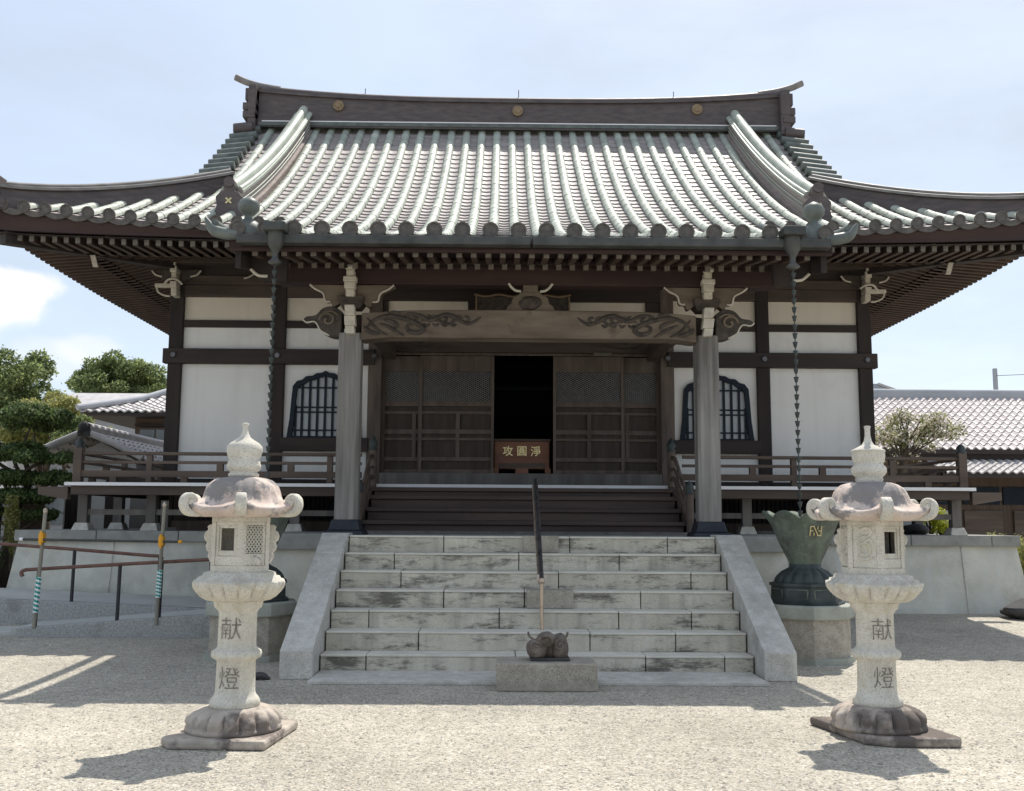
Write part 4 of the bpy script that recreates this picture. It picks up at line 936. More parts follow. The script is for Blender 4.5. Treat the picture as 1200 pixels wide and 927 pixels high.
for s in (-1, 1):
    mb = MB(); mb.box(X0+s*(VW-.15)-.06, X0+s*(VW-.15)+.06, VY+.2, 21.5, FZ-.17, FZ-.04); mb.build('floor_joist', M['wood_brown'], hall)
    mb = MB(); mb.prism([(VY-.02, FZ-.17), (VY-.02, FZ-.05), (VY+.1, FZ-.05), (VY+.1, FZ-.17)], X0+s*(VW-.1), s*.5, 'x') if False else mb.hexa([(X0+s*VW-.0, VY+.08, FZ-.24), (X0+s*(VW+.42), VY+.08, FZ-.17), (X0+s*(VW+.42), VY+.2, FZ-.17), (X0+s*VW, VY+.2, FZ-.24)] if s > 0 else [(X0+s*(VW+.42), VY+.08, FZ-.17), (X0+s*VW, VY+.08, FZ-.24), (X0+s*VW, VY+.2, FZ-.24), (X0+s*(VW+.42), VY+.2, FZ-.17)],
            [(X0+s*VW-.0, VY+.08, FZ-.06), (X0+s*(VW+.42), VY+.08, FZ-.06), (X0+s*(VW+.42), VY+.2, FZ-.06), (X0+s*VW, VY+.2, FZ-.06)] if s > 0 else [(X0+s*(VW+.42), VY+.08, FZ-.06), (X0+s*VW, VY+.08, FZ-.06), (X0+s*VW, VY+.2, FZ-.06), (X0+s*(VW+.42), VY+.2, FZ-.06)])
    mb.build('bracket_end', M['wood_rail'], hall)
    us = [6.38, 5.39, 4.35, 3.3]
    for j, u in enumerate(us):
        for y in ((VY+.52,) if j else (VY+.52, 16.2, 17.9, 19.6, 21.3)):
            x = X0+s*u; mb = MB(); mb.box(x-.07, x+.07, y-.07, y+.07, LAND+.11, FZ-.04); vp = mb.build('verandah_post', M['wood_post'], hall, bevel=.006)
            mb = MB(); mb.hexa([(x-.13, y-.13, LAND), (x+.13, y-.13, LAND), (x+.13, y+.13, LAND), (x-.13, y+.13, LAND)], [(x-.09, y-.09, LAND+.11), (x+.09, y-.09, LAND+.11), (x+.09, y+.09, LAND+.11), (x-.09, y+.09, LAND+.11)]); mb.build('post_stone', M['stone_cheek'], vp, bevel=.01)
    a, b = sorted((X0+s*6.38, X0+s*2.3)); mb = MB(); mb.box(a, b, VY+.48, VY+.55, 1.44, 1.52); mb.build('tie_rail', M['wood_post'], hall)
# underfloor lattice wall of the hall
mb = MB(); mb.box(X0-5.3, X0+5.3, YW+.02, YW+.05, LAND, 1.8)
mb.build('underfloor_board', M['wood_dark_h'], hall)
for s in (-1, 1):
    mb = MB()
    for k in range(32, 71):
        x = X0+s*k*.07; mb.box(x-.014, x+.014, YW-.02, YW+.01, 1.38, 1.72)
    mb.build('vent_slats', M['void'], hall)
for s in (-1, 1):
    a, b = sorted((X0+s*5.3, X0+s*2.2)); mb = MB(); mb.box(a, b, YW-.04, YW+.019, 1.215, 1.36); mb.build('underfloor_rail', M['wood_door'], hall)
# --- railing
def railing(pts_fn, a0, a1, posts, nm='railing'):
    mb = MB()
    def seg(z0, z1, w_): 
        A = pts_fn(a0); B = pts_fn(a1); mb.beam((A[0], A[1], z1), (B[0], B[1], z1), w_, z1-z0)
    seg(FZ+.085, FZ+.175, .085); seg(FZ+.275, FZ+.315, .06)
    A = pts_fn(a0); B = pts_fn(a1); mb.tube([(A[0], A[1], FZ+.42), (B[0], B[1], FZ+.42)], .026, 10)
    o = mb.build(nm, M['wood_rail'], hall)
    for a in posts:
        P = pts_fn(a); mb = MB(); mb.box(P[0]-.04, P[0]+.04, P[1]-.04, P[1]+.04, FZ, FZ+.395); mb.build('baluster', M['wood_rail'], o, bevel=.006)
    n = int(abs(a1-a0)/.5)
    for i in range(1, n):
        a = a0+(a1-a0)*i/n
        if min(abs(a-p) for p in posts) < .2: continue
        P = pts_fn(a); mb = MB(); mb.box(P[0]-.045, P[0]+.045, P[1]-.035, P[1]+.035, FZ+.0, FZ+.09) if i % 2 else mb.box(P[0]-.045, P[0]+.045, P[1]-.035, P[1]+.035, FZ+.17, FZ+.28); mb.build('strut', M['wood_rail'], o)
    return o
for s in (-1, 1):
    railing(lambda a, s=s: (X0+s*a, VY+.12), 2.3, 6.33, [2.75, 3.9, 5.32])
    railing(lambda a, s=s: (X0+s*6.33, a), VY+.12, 21.5, [16.2, 17.9, 19.6, 21.4])
    x = X0+s*6.33; mb = MB(); mb.box(x-.06, x+.06, VY+.06, VY+.18, FZ-.0, FZ+.50); cp = mb.build('corner_newel', M['wood_rail'], hall, bevel=.008)
    mb = MB(); mb.lathe([(.07, FZ+.50), (.075, FZ+.52), (.05, FZ+.535), (.065, FZ+.57), (.05, FZ+.60), (.01, FZ+.635)], x, VY+.12, 14); mb.build('newel_cap', M['bronze_dark'], cp)
    # stair newel and curved stair rail
    x = X0+s*2.12
    mb = MB(); mb.tube([(x, VY-.02, FZ-.05), (x, VY-.02, FZ+.48)], .055, 12); nw = mb.build('stair_newel', M['wood_rail'], hall)
    mb = MB(); mb.lathe([(.06, FZ+.48), (.07, FZ+.50), (.045, FZ+.52), (.068, FZ+.57), (.05, FZ+.62), (.01, FZ+.68)], x, VY-.02, 14); mb.build('newel_cap', M['bronze_dark'], nw)
    mb = MB(); mb.tube([(x, 12.95, LAND), (x, 12.95, LAND+.52)], .05, 12); nw = mb.build('stair_newel', M['wood_rail'], hall)
    mb = MB(); mb.lathe([(.055, LAND+.52), (.065, LAND+.54), (.04, LAND+.56), (.06, LAND+.60), (.045, LAND+.64), (.01, LAND+.69)], x, 12.95, 14); mb.build('newel_cap', M['bronze_dark'], nw)
    mb = MB()
    for dz, r in ((.40, .028), (.24, .02), (.10, .035)):
        mb.tube(smooth_curve([(x, VY-.05, FZ+dz), (x, VY-.35, FZ-.03+dz*.95), (x, VY-.75, FZ-.30+dz), (x, VY-1.1, FZ-.50+dz), (x, 12.97, LAND+.02+dz)]), r, 8)
    mb.build('stair_rail', M['wood_rail'], hall)
    mb = MB(); mb.prism([(VY+.05, FZ-.02), (VY-.1, FZ-.02), (12.95, LAND+.09), (12.95, LAND), (VY+.05, LAND)], x-s*.0-.03, .06, 'x'); mb.build('stair_string', M['wood_step'], hall)
# --- wooden steps
for k in range(4):
    z1 = LAND+(FZ-LAND)*(k+1)/4-(.05 if k == 3 else 0); y0 = 13.0+k*.335
    mb = MB(); mb.box(X0-2.08, X0+2.08, y0, y0+.42 if k < 3 else VY+.03, z1-.055, z1); mb.box(X0-2.06, X0+2.06, y0+.05, y0+.08, z1-.17, z1-.055)
    mb.build('wooden_step', M['wood_step'], hall, bevel=.008)
mb = MB(); mb.box(X0-2.1, X0+2.1, 12.86, 13.1, LAND+.001, LAND+.035); mb.build('step_sill', M['wood_post'], hall)

# ================================================================== OFFERTORY BOX
ob = thing('offertory_box', 'reddish brown wooden offertory box with gold characters in the open doorway', 'offertory box', (X0+.02, 15.8, 2.11))
bx = X0+.02
mb = MB(); mb.box(bx-.43, bx+.43, 15.70, 16.15, 2.19, 2.62); mb.build('body', M['box_red'], ob, bevel=.008)
mb = MB(); mb.box(bx-.45, bx+.45, 15.675, 16.17, 2.62, 2.66); mb.build('rim', M['wood_rail'], ob, bevel=.006)
for a, b in ((-.45, -.36), (.36, .45), (-.10, .10)):
    mb = MB(); mb.box(bx+a, bx+b, 15.68, 16.16, 2.06, 2.20); mb.build('foot', M['box_red'], ob)
mb = MB(); mb.box(bx-.36, bx+.36, 15.688, 15.70, 2.20, 2.28); mb.build('rail', M['wood_rail'], ob)
for chx, c in ((-.22, '攻'), (0, '圓'), (.215, '淨')):
    V, F = text_mesh(c, .165, .002); mb = MB(); mb.add([(bx+chx+x, 15.69, 2.47+y) for x, y in V], F); mb.build('gold_character', M['gold'], ob)

# ================================================================== RAIN CHAINS
def chain(x, z0, z1, label):
    r = thing('rain_chain', label, 'rain chain', (x, 9.86, z1), 'rain chains hanging from the porch gutter')
    mb = MB(); n = int((z0-z1)/.088)
    for i in range(n):
        z = z0-i*.088; mb.lathe([(.008, z-.07), (.016, z-.06), (.022, z-.03), (.028, z-.014), (.022, z-.012)], x, 9.86, 8); mb.tube([(x, 9.86, z-.01), (x, 9.86, z+.018)], .006, 5)
    mb.build('cups', M['bronze_dark'], r)
    mb = MB(); mb.tube([(x, 9.86, z0+.06), (x, 9.86, z0-.02)], .008, 6); mb.build('hook', M['bronze_dark'], r)
chain(X0-2.58, 3.86, 1.42, 'chain of small bronze cups hanging in front of the plaster wall left of the steps')
chain(X0+2.62, 3.88, 1.40, 'chain of small bronze cups falling into the bronze basin right of the steps')

# ================================================================== BRONZE BASINS ON PEDESTALS
def basin(cx_, cy, side, crest):
    pd = thing('stone_pedestal', 'octagonal pale granite pedestal under the bronze basin %s of the steps' % side, 'pedestal', (cx_, cy, 0), 'pedestals of the rain basins')
    mb = MB(); mb.lathe([(.47, 0), (.47, .06)], cx_, cy, 8, a0=pi/8+.25, smooth=False); mb.build('foot', M['granite_green'], pd, bevel=.008)
    mb = MB(); mb.lathe([(.43, .06), (.43, .43)], cx_, cy, 8, a0=pi/8+.25, smooth=False); mb.build('body', M['granite'], pd, bevel=.006)
    mb = MB(); mb.lathe([(.465, .43), (.475, .44), (.475, .555), (.455, .565)], cx_, cy, 8, a0=pi/8+.25, smooth=False); mb.build('cap', M['granite_green'], pd, bevel=.006)
    b = thing('bronze_basin', 'green verdigris bronze lotus basin catching the rain chain %s of the steps' % side, 'basin', (cx_, cy, .566), 'bronze lotus rain basins')
    z = .567
    mb = MB(); mb.lathe([(.385, z), (.39, z+.02), (.355, z+.03), (.345, z+.17), (.365, z+.175), (.365, z+.205), (.30, z+.22)], cx_, cy, 8, a0=pi/8+.25, smooth=False); st_ = mb.build('stand', M['bronze_dark'], b, bevel=.005)
    mb = MB()
    for k in range(8):
        a = k*pi/4+.25; d = Vector((cos(a), sin(a), 0)); x = Vector((-d.y, d.x, 0)); c = Vector((cx_, cy, 0))+d*.322
        ps = [(-.105, z+.05), (.105, z+.05), (.105, z+.15), (-.105, z+.15)]
        P = [c+x*u+Vector((0, 0, v)) for u, v in ps]+[c+d*.006+x*u*.86+Vector((0, 0, z+.10+(v-z-.10)*.8)) for u, v in ps]
        mb.add(P, [(0, 1, 5, 4), (1, 2, 6, 5), (2, 3, 7, 6), (3, 0, 4, 7)])
    mb.build('panel_frame', M['bronze'], st_)
    mb = MB(); mb.lathe([(.31, z+.21), (.30, z+.245), (.275, z+.28), (.23, z+.32), (.18, z+.345), (.16, z+.36), (.158, z+.395)], cx_, cy, 96, rf=lambda a, r, zz: r*(1+.12*(abs(sin(a*8))**.5-.8)*(1 if r > .17 else 0))); mb.build('lotus_foot', M['bronze_dark'], b)
    # petal bowl with scalloped rim and thickness
    def rf(a, r, zz):
        q = (zz-(z+.37))/.52; pet = abs(cos(a*4)); k = 1+.10*min(1, q*1.5)*(pet**.6-.6)
        return (r*k, zz+(q**3)*.07*(pet-.6))
    mb = MB(); prof = [(.15, z+.375), (.165, z+.42), (.205, z+.50), (.25, z+.60), (.29, z+.70), (.325, z+.79), (.37, z+.86), (.41, z+.90), (.395, z+.905), (.34, z+.86), (.30, z+.78), (.23, z+.62), (.14, z+.50)]
    mb.lathe(prof, cx_, cy, 64, rf=rf); mb.build('bowl', M['bronze'], b)
    if crest:
        mb = MB(); cxx = cx_+.03; 
        segs = [((-.065, -.06), (-.065, .06)), ((-.065, .055), (-.02, .055)), ((-.065, .0), (-.03, .0)), ((-.03, .055), (.03, -.055)), ((.065, -.06), (.065, .06)), ((.03, .0), (.065, .0)), ((.02, -.055), (.065, -.055)), ((.02, .055), (.02, .02)), ((-.02, -.055), (-.02, -.02))]
        def onb(u, v):
            zz = z+.73+v; r = (.29+(zz-z-.70)*.40)*1.04; a = -pi/2+.0+(u+.02)/r; return Vector((cx_+(r+.012)*cos(a), cy+(r+.012)*sin(a), zz))
        for p, q in segs: mb.tube([onb(*[v_*.82 for v_ in p]), onb(*[v_*.82 for v_ in q])], .006, 6)
        mb.build('gold_crest', M['gold'], b)
basin(X0+2.82, 10.42, 'right', True)
basin(X0-2.82, 10.42, 'left', False)

# ================================================================== STONE LANTERNS
def hexr(a, a0):   # radius factor of a hexagon with a corner at angle a0, corner radius 1
    q = (a-a0) % (pi/3); return cos(pi/6)/cos(q-pi/6)
def lantern(cx_, cy, a0, label, rng_, plinth, windows, tx, finial_kind):
    r = thing('stone_lantern', label, 'stone lantern', (cx_, cy, 0), 'stone lanterns flanking the steps')
    hx = lambda a, k: 1*(1-k)+hexr(a, a0)*k
    mb = MB(); rr = random.Random(rng_)
    mb.prism(plinth, 0, .058, 'z'); lb = M['lantern_base'] if rng_ == 1 else M['lantern_base_dark']; mb.build('plinth', lb, r, bevel=.018)
    def petal(a, rad, zz):
        q = abs(sin(a*8)); env = sin(pi*max(0, min(1, (zz-.07)/.125))); return rad*(1+.17*(q**.40-.85)*env*1.35)
    mb = MB(); mb.lathe([(.285, .055), (.300, .068), (.292, .085), (.285, .095), (.292, .115), (.283, .145), (.252, .175), (.205, .193), (.18, .20)], cx_, cy, 128, rf=petal); mb.build('lotus_base', lb, r)
    mb = MB(); mb.lathe([(.150, .195), (.157, .205), (.157, .232), (.142, .255), (.130, .268), (.1235, .29), (.120, .48), (.134, .492), (.154, .503), (.159, .522), (.154, .541), (.134, .553), (.1215, .565), (.1195, .60), (.1185, .78), (.130, .80), (.148, .815), (.154, .845), (.162, .855)], cx_, cy, 48)
    sh = mb.build('shaft', M['lantern'], r)
    for c, z in (('献', .69), ('燈', .385)):
        V, F = text_mesh(c, .150, -.0015); mb = MB(); R_ = .1215
        vs_ = []
        for x, y in V:
            a = -pi/2+tx+x/R_; vs_.append((cx_+(R_+.0035)*cos(a), cy+(R_+.0035)*sin(a), z+y))
        mb.add(vs_, F); mb.build('carved_character', M['engrave'], sh)
    def chud(a, rad, zz):
        k = .85; pet = abs(sin((a-a0)*9)); e = sin(pi*max(0, min(1, (zz-.86)/.12)))
        return rad*hx(a, k)*(1+.15*(pet**.4-.8)*e)*.965
    mb = MB(); mb.lathe([(.18, .855), (.235, .865), (.27, .885), (.30, .915), (.325, .945), (.335, .97), (.33, .985), (.305, .99), (.30, 1.005), (.27, 1.01), (.265, 1.03), (.225, 1.04)], cx_, cy, 144, a0=a0, rf=chud); mb.build('lotus_platform', M['lantern'], r)
    # firebox: six posts and six panels, with real openings
    fb = MB(); R_ = .208; z0, z1 = 1.035, 1.385; zl, zh = 1.175, 1.315
    fb.lathe([(R_, z0), (R_, z0+.045)], cx_, cy, 6, a0=a0, smooth=False); fb.lathe([(R_, z1-.03), (R_, z1)], cx_, cy, 6, a0=a0, smooth=False)
    fo = None; panels = []
    for k in range(6):
        aA, aB = a0+k*pi/3, a0+(k+1)*pi/3
        A = Vector((cx_+R_*cos(aA), cy+R_*sin(aA), 0)); B = Vector((cx_+R_*cos(aB), cy+R_*sin(aB), 0)); d = (B-A); nrm = Vector((cos((aA+aB)/2), sin((aA+aB)/2), 0))
        def slab(mbb, u0, u1, za, zb_, o0, o1, m=0):
            P = [A+d*u0-nrm*o0, A+d*u1-nrm*o0, A+d*u1-nrm*o1, A+d*u0-nrm*o1]
            # o0 inner depth, o1 outer depth
            mbb.hexa([p+Vector((0, 0, za)) for p in (A+d*u0-nrm*o1, A+d*u1-nrm*o1, A+d*u1-nrm*o0, A+d*u0-nrm*o0)], [p+Vector((0, 0, zb_)) for p in (A+d*u0-nrm*o1, A+d*u1-nrm*o1, A+d*u1-nrm*o0, A+d*u0-nrm*o0)], m)
        slab(fb, 0, .13, z0+.045, z1-.03, .035, .001); slab(fb, .87, 1, z0+.045, z1-.03, .035, .001)
        kind = windows[k]
        if kind == 'open':
            slab(fb, .13, .87, z0+.045, zl-.035, .035, .008); slab(fb, .13, .87, zh+.02, z1-.03, .035, .008)
            slab(fb, .13, .22, zl-.035, zh+.02, .035, .012); slab(fb, .78, .87, zl-.035, zh+.02, .035, .012)
            slab(fb, .22, .78, zl-.035, zl, .035, .016)
            slab(fb, .22, .28, zl, zh, .03, .02); slab(fb, .72, .78, zl, zh, .03, .02); slab(fb, .22, .78, zh, zh+.02, .03, .016)
        elif kind == 'lattice':
            slab(fb, .13, .87, z0+.045, zl-.02, .035, .008); slab(fb, .13, .87, zh+.02, z1-.03, .035, .008); slab(fb, .13, .22, zl-.02, zh+.02, .035, .008); slab(fb, .78, .87, zl-.02, zh+.02, .035, .008)
            g = MB(); nu, nz = 5, 6
            for i in range(nu+nz):
                for dr_ in (1, -1):
                    u_a, u_b, za, zb_ = .22, .78, zl-.02, zh+.02
                    o = -nz+1+i*1.0; pts = []
                    for sgm in range(25):
                        u = sgm/24*nu; v = (u+o) if dr_ > 0 else (nz-(u+o))
                        if 0 <= v <= nz: pts.append(A+d*(u_a+(u_b-u_a)*u/nu)-nrm*.014+Vector((0, 0, za+(zb_-za)*v/nz)))
                    if len(pts) > 1: g.tube([pts[0], pts[-1]], .0042, 5)
            panels.append(('lattice', g)); 
            g2 = MB(); P = A+d*.5-nrm*.006+Vector((0, 0, 1.11)); blob(g2, P, (.045, .012, .03), 12, wob=.25, seed=8); panels.append(('relief', g2))
        else:
            slab(fb, .13, .87, z0+.045, z1-.03, .035, .012)
            g = MB(); c0 = A+d*.5-nrm*.011; dn = d.normalized()
            for pts in ([(-.03, .12), (.02, .13), (.045, .10), (.02, .075), (-.02, .07), (-.04, .05)], [(-.04, .02), (0, .035), (.035, .01), (.03, -.03), (-.01, -.045), (-.04, -.02), (-.02, .0)], [(.0, .04), (.03, .055), (.05, .04)], [(-.045, -.06), (0, -.075), (.045, -.055)]):
                g.tube(smooth_curve([c0+dn*u+Vector((0, 0, 1.21+v)) for u, v in pts], 5), .010, 6)
            panels.append(('relief', g))
        # carved ear at the corner
    fo = fb.build('firebox', M['lantern'], r, bevel=.003)
    for nm_, g in panels: g.build(nm_, M['lantern'], fo)
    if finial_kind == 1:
        g = MB(); g.sheet([[(cx_+.165*cos(a_), cy+.165*sin(a_), z_) for a_ in [radians(10+16*q_) for q_ in range(11)]] for z_ in (1.085, 1.35)], 0, True); g.add([(cx_+.16*cos(a_), cy+.16*sin(a_), 1.086) for a_ in [radians(30*q_) for q_ in range(12)]], [tuple(range(12))]); g.build('painted_shade_lining', M['void'], fo)  # near-black sheet and floor, painting shade into the firebox hollow
    for sgn in (pi-.12, .1):   # carved side ornament standing out from the flank
        g = MB(); e_ = Vector((cos(sgn), sin(sgn), 0)); n_ = Vector((-e_.y, e_.x, 0)); c0 = Vector((cx_, cy, 0))
        ol = [(.15, 1.33), (.20, 1.34), (.222, 1.325), (.212, 1.305), (.232, 1.29), (.242, 1.265), (.235, 1.235), (.218, 1.225), (.228, 1.20), (.220, 1.17), (.205, 1.16), (.212, 1.135), (.20, 1.11), (.19, 1.09), (.15, 1.08)]
        P = [c0+e_*r_q-n_*.03+Vector((0, 0, z_q)) for r_q, z_q in ol]; Q = [c0+e_*r_q+n_*.03+Vector((0, 0, z_q)) for r_q, z_q in ol]; m_ = len(ol)
        g.add(P+Q, [tuple(range(m_)), tuple(range(2*m_-1, m_-1, -1))]+[(q_, m_+q_, m_+(q_+1) % m_, (q_+1) % m_) for q_ in range(m_)])
        g.build('carved_flank', M['lantern'], fo, bevel=.008)
    # roof
    def kas(a, rad, zz):
        k = sm(rad, .14, .34); c_ = ((a-a0) % (pi/3))/(pi/3); corner = abs(2*c_-1)**3; groove = -.02*exp(-((1-abs(2*c_-1))/.05)**2)*sm(rad, .13, .17)*(1-sm(rad, .3, .36))
        rr_ = rad*hx(a, k*.92)*1.0+groove*.5+.012*(1-abs(2*c_-1))*sm(rad, .1, .2)*(1-k)+.007*(abs(sin(a*12))-.5)*sm(rad, .12, .18)*(1-sm(rad, .27, .34))
        return (rr_, zz+.045*corner*sm(rad, .22, .40))
    prof = [(.19, 1.385), (.27, 1.386), (.345, 1.39), (.378, 1.405), (.392, 1.43), (.388, 1.445), (.372, 1.452), (.335, 1.462), (.30, 1.478), (.275, 1.50), (.26, 1.525), (.25, 1.55), (.235, 1.578), (.21, 1.603), (.175, 1.625), (.14, 1.638), (.105, 1.643)]
    mb = MB(); mb.lathe(prof, cx_, cy, 120, a0=a0, rf=kas); ko = mb.build('roof', M['lantern_roof'], r)
    for k in range(6):
        a = a0+k*pi/3; d = Vector((cos(a), sin(a), 0)); x = Vector((-d.y, d.x, 0)); c = Vector((cx_, cy, 0))
        path = smooth_curve([(.29, 1.415), (.335, 1.408), (.378, 1.418), (.402, 1.450), (.400, 1.492), (.374, 1.515), (.347, 1.503), (.343, 1.476), (.362, 1.464)], 5)
        th = [.026]*len(path); ring = []; n = len(path)
        for i, p in enumerate(path):
            dd = path[min(i+1, n-1)]-path[max(i-1, 0)]; dd = Vector((dd.x, dd.y, 0)).normalized(); nn = Vector((-dd.y, dd.x, 0)); hw_ = .035-.005*i/n; tt = .021
            row = []
            for (u, v) in ((-1, -.6), (-.8, -1), (.8, -1), (1, -.6), (1, .6), (.8, 1), (-.8, 1), (-1, .6)):
                q = Vector((p.x, p.y, 0))+nn*(tt*v); row.append(c+d*q.x+Vector((0, 0, q.y))+x*(hw_*u))
            ring.append(row+[row[0]])
        mb = MB(); mb.sheet(ring, 0, True); mb.add(ring[0][:8], [tuple(range(7, -1, -1))]); mb.add(ring[-1][:8], [tuple(range(8))])
        mb.tube([c+d*.368+x*-.037+Vector((0, 0, 1.478)), c+d*.368+x*.037+Vector((0, 0, 1.478))], .019, 10)
        mb.build('corner_scroll', M['lantern'], ko)
    # finial
    mb = MB()
    if finial_kind == 0:
        pr = [(.085, 1.64), (.098, 1.65), (.098, 1.665), (.085, 1.675), (.095, 1.685), (.108, 1.70), (.108, 1.725), (.102, 1.735), (.104, 1.745), (.095, 1.755), (.108, 1.785), (.115, 1.815), (.112, 1.845), (.09, 1.868), (.06, 1.886), (.035, 1.905), (.022, 1.93), (.017, 1.96), (.017, 1.975), (.024, 1.985), (.022, 1.995), (.01, 2.0)]
    else:
        pr = [(.085, 1.64), (.09, 1.665), (.085, 1.675), (.10, 1.69), (.112, 1.71), (.112, 1.735), (.10, 1.755), (.092, 1.765), (.102, 1.785), (.108, 1.82), (.106, 1.845), (.112, 1.85), (.108, 1.858), (.07, 1.878), (.04, 1.895), (.025, 1.92), (.018, 1.96), (.018, 2.0), (.023, 2.02), (.012, 2.023)]
    mb.lathe(pr, cx_, cy, 36, rf=lambda a, rad, zz: rad*(1+.03*(abs(sin(a*5))-.5)*(1.69 < zz < 1.74))); mb.build('finial', M['lantern'], r)
    return r
w6 = lambda i0, order: order
# faces k spans corner k..k+1 starting at a0; left lantern corner at -77 deg
lantern(-1.68, 6.6, radians(-77-60), 'left pale stone lantern with open fire window, lattice panel and rounded onion finial', 1,
        [(-2.06, 6.36), (-1.99, 6.26), (-1.40, 6.23), (-1.33, 6.90), (-1.42, 6.97), (-1.95, 6.95)], ['open', 'lattice', 'relief', 'open', 'relief', 'relief'], -.12, 0)
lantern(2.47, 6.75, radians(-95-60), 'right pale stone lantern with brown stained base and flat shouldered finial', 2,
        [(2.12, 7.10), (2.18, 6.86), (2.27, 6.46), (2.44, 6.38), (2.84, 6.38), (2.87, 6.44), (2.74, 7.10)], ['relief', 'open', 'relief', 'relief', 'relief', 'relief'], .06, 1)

# ================================================================== RAMP, RAILS, POLES
mb = MB()
def slab(xa, xb, y0, y1, za0, zb0, za1, zb1, mtop, mside):
    pass
rp = thing('concrete_ramp', 'low switchback concrete access ramp with pebbled kerbs left of the steps', 'ramp', (-4.8, 13, 0))
mb = MB(); mb.hexa([(-5.75, 12.15, 0), (-2.55, 12.15, 0), (-2.55, 13.0, 0), (-5.75, 13.0, 0)], [(-5.75, 12.15, .095), (-2.55, 12.15, .35), (-2.55, 13.0, .35), (-5.75, 13.0, .095)]); mb.box(-9, -5.75, 12.15, 13.6, 0, .045); mb.build('lower_slope', M['ramp_top'], rp)
mb = MB(); mb.hexa([(-9.5, 13.15, 0), (-2.55, 13.15, 0), (-2.55, 14.6, 0), (-9.5, 14.6, 0)], [(-9.5, 13.15, .495), (-2.55, 13.15, .215), (-2.55, 14.62, .215), (-9.5, 14.62, .495)]); mb.build('upper_slope', M['ramp_top'], rp)
mb = MB(); mb.hexa([(-5.62, 12.0, 0), (-2.4, 12.0, 0), (-2.4, 12.15, 0), (-5.62, 12.15, 0)], [(-5.62, 12.0, .11), (-2.4, 12.0, .36), (-2.4, 12.15, .36), (-5.62, 12.15, .11)]); mb.build('kerb', M['ramp_side'], rp, bevel=.01)
mb = MB(); mb.hexa([(-9.5, 13.0, 0), (-3.2, 13.0, 0), (-3.2, 13.15, 0), (-9.5, 13.15, 0)], [(-9.5, 13.0, .50), (-3.2, 13.0, .24), (-3.2, 13.15, .24), (-9.5, 13.15, .50)]); mb.build('kerb', M['ramp_side'], rp, bevel=.01)
fr = thing('ramp_handrail', 'brown tubular handrail on black posts along the front of the ramp', 'handrail', (-4.5, 12.08, 0), 'handrails of the ramp')
mb = MB(); mb.tube(smooth_curve([(-5.62, 12.08, .70), (-5.64, 12.08, .745), (-5.59, 12.08, .775), (-5.45, 12.08, .785), (-4.5, 12.08, .845), (-3.4, 12.08, .91), (-2.75, 12.08, .95)]), .022, 10); mb.build('rail', M['rust'], fr)
for x in (-5.44, -4.49, -4.02+.02, -3.42): 
    mb = MB(); mb.tube([(x, 12.08, .10), (x+.005, 12.08, .78+(x+5.44)*.062)], .022, 10); mb.build('post', M['post_black'], fr)
rr_ = thing('ramp_handrail', 'brown tubular handrail on black posts along the upper rear flight of the ramp', 'handrail', (-5.5, 13.08, 0), 'handrails of the ramp')
mb = MB(); mb.tube(smooth_curve([(-9.4, 13.08, 1.30), (-7.5, 13.08, 1.14), (-6.46, 13.08, 1.06), (-5.4, 13.08, .985), (-4.55, 13.08, .92), (-4.38, 13.08, .91), (-4.33, 13.08, .885), (-4.35, 13.08, .84)]), .022, 10); mb.build('rail', M['rust'], rr_)
for x in (-8.2, -6.85, -5.45, -4.36):
    mb = MB(); mb.tube([(x, 13.08, .28), (x+.005, 13.08, .90-(x+4.36)*.075)], .022, 10); mb.build('post', M['post_black'], rr_)
def pole(x, z0, z1, lean, label, zt0, zt1, zc):
    p = thing('upright_pole', label, 'pole', (x, 11.99, z0), 'taped poles tied to the ramp handrail')
    fx_ = lambda z: x+lean*(z-z0)/(z1-z0)
    mb = MB(); mb.tube([(fx_(z0), 11.99, z0), (fx_(z1), 11.99, z1)], .022, 10); mb.build('shaft', M['bamboo'], p)
    mb = MB(); mb.lathe([(.026, z1-.035), (.028, z1-.01), (.02, z1+.012), (.008, z1+.02)], fx_(z1), 11.99, 10); mb.build('cap', M['white_tape'] if False else M['brass'], p)
    mb = MB(); n = 40; R_ = .030; sec = 12; 
    for i in range(n):
        for k in range(sec):
            a = 2*pi*k/sec; b = 2*pi*(k+1)/sec; za, zb_ = zt0+(zt1-zt0)*i/n, zt0+(zt1-zt0)*(i+1)/n; xx = fx_(za)
            m_ = 0 if (i/5.0+k/sec*1.0) % 1 < .5 else 1
            mb.add([(xx+R_*cos(a), 11.99+R_*sin(a), za), (xx+R_*cos(b), 11.99+R_*sin(b), za), (xx+R_*cos(b), 11.99+R_*sin(b), zb_), (xx+R_*cos(a), 11.99+R_*sin(a), zb_)], [(0, 1, 2, 3)], m_)
    mb.build('spiral_tape', [M['teal'], M['white_tape']], p)
    mb = MB(); mb.box(fx_(zc)-.028, fx_(zc)+.028, 11.93, 12.02, zc-.055, zc+.055); mb.tube([(fx_(zc), 11.94, zc-.08), (fx_(zc), 11.94, zc+.08)], .018, 8); mb.build('clamp', M['orange'], p, bevel=.008)
pole(-5.41, .12, 1.48, .05, 'leftmost taped grey pole with teal and white spiral and orange clamp', .29, .70, 1.15)
pole(-4.0, .16, 1.56, .035, 'second taped grey pole with orange clamp nearer the stone lantern', .47, .79, 1.12)
cb = thing('crossbar_pole', 'thin grey bar clamped level across the two taped poles', 'bar', (-4.7, 11.94, 1.12))
mb = MB(); mb.tube([(-5.60, 11.945, 1.135), (-3.75, 11.945, 1.115)], .015, 10); mb.build('bar', M['metal_gut'], cb)
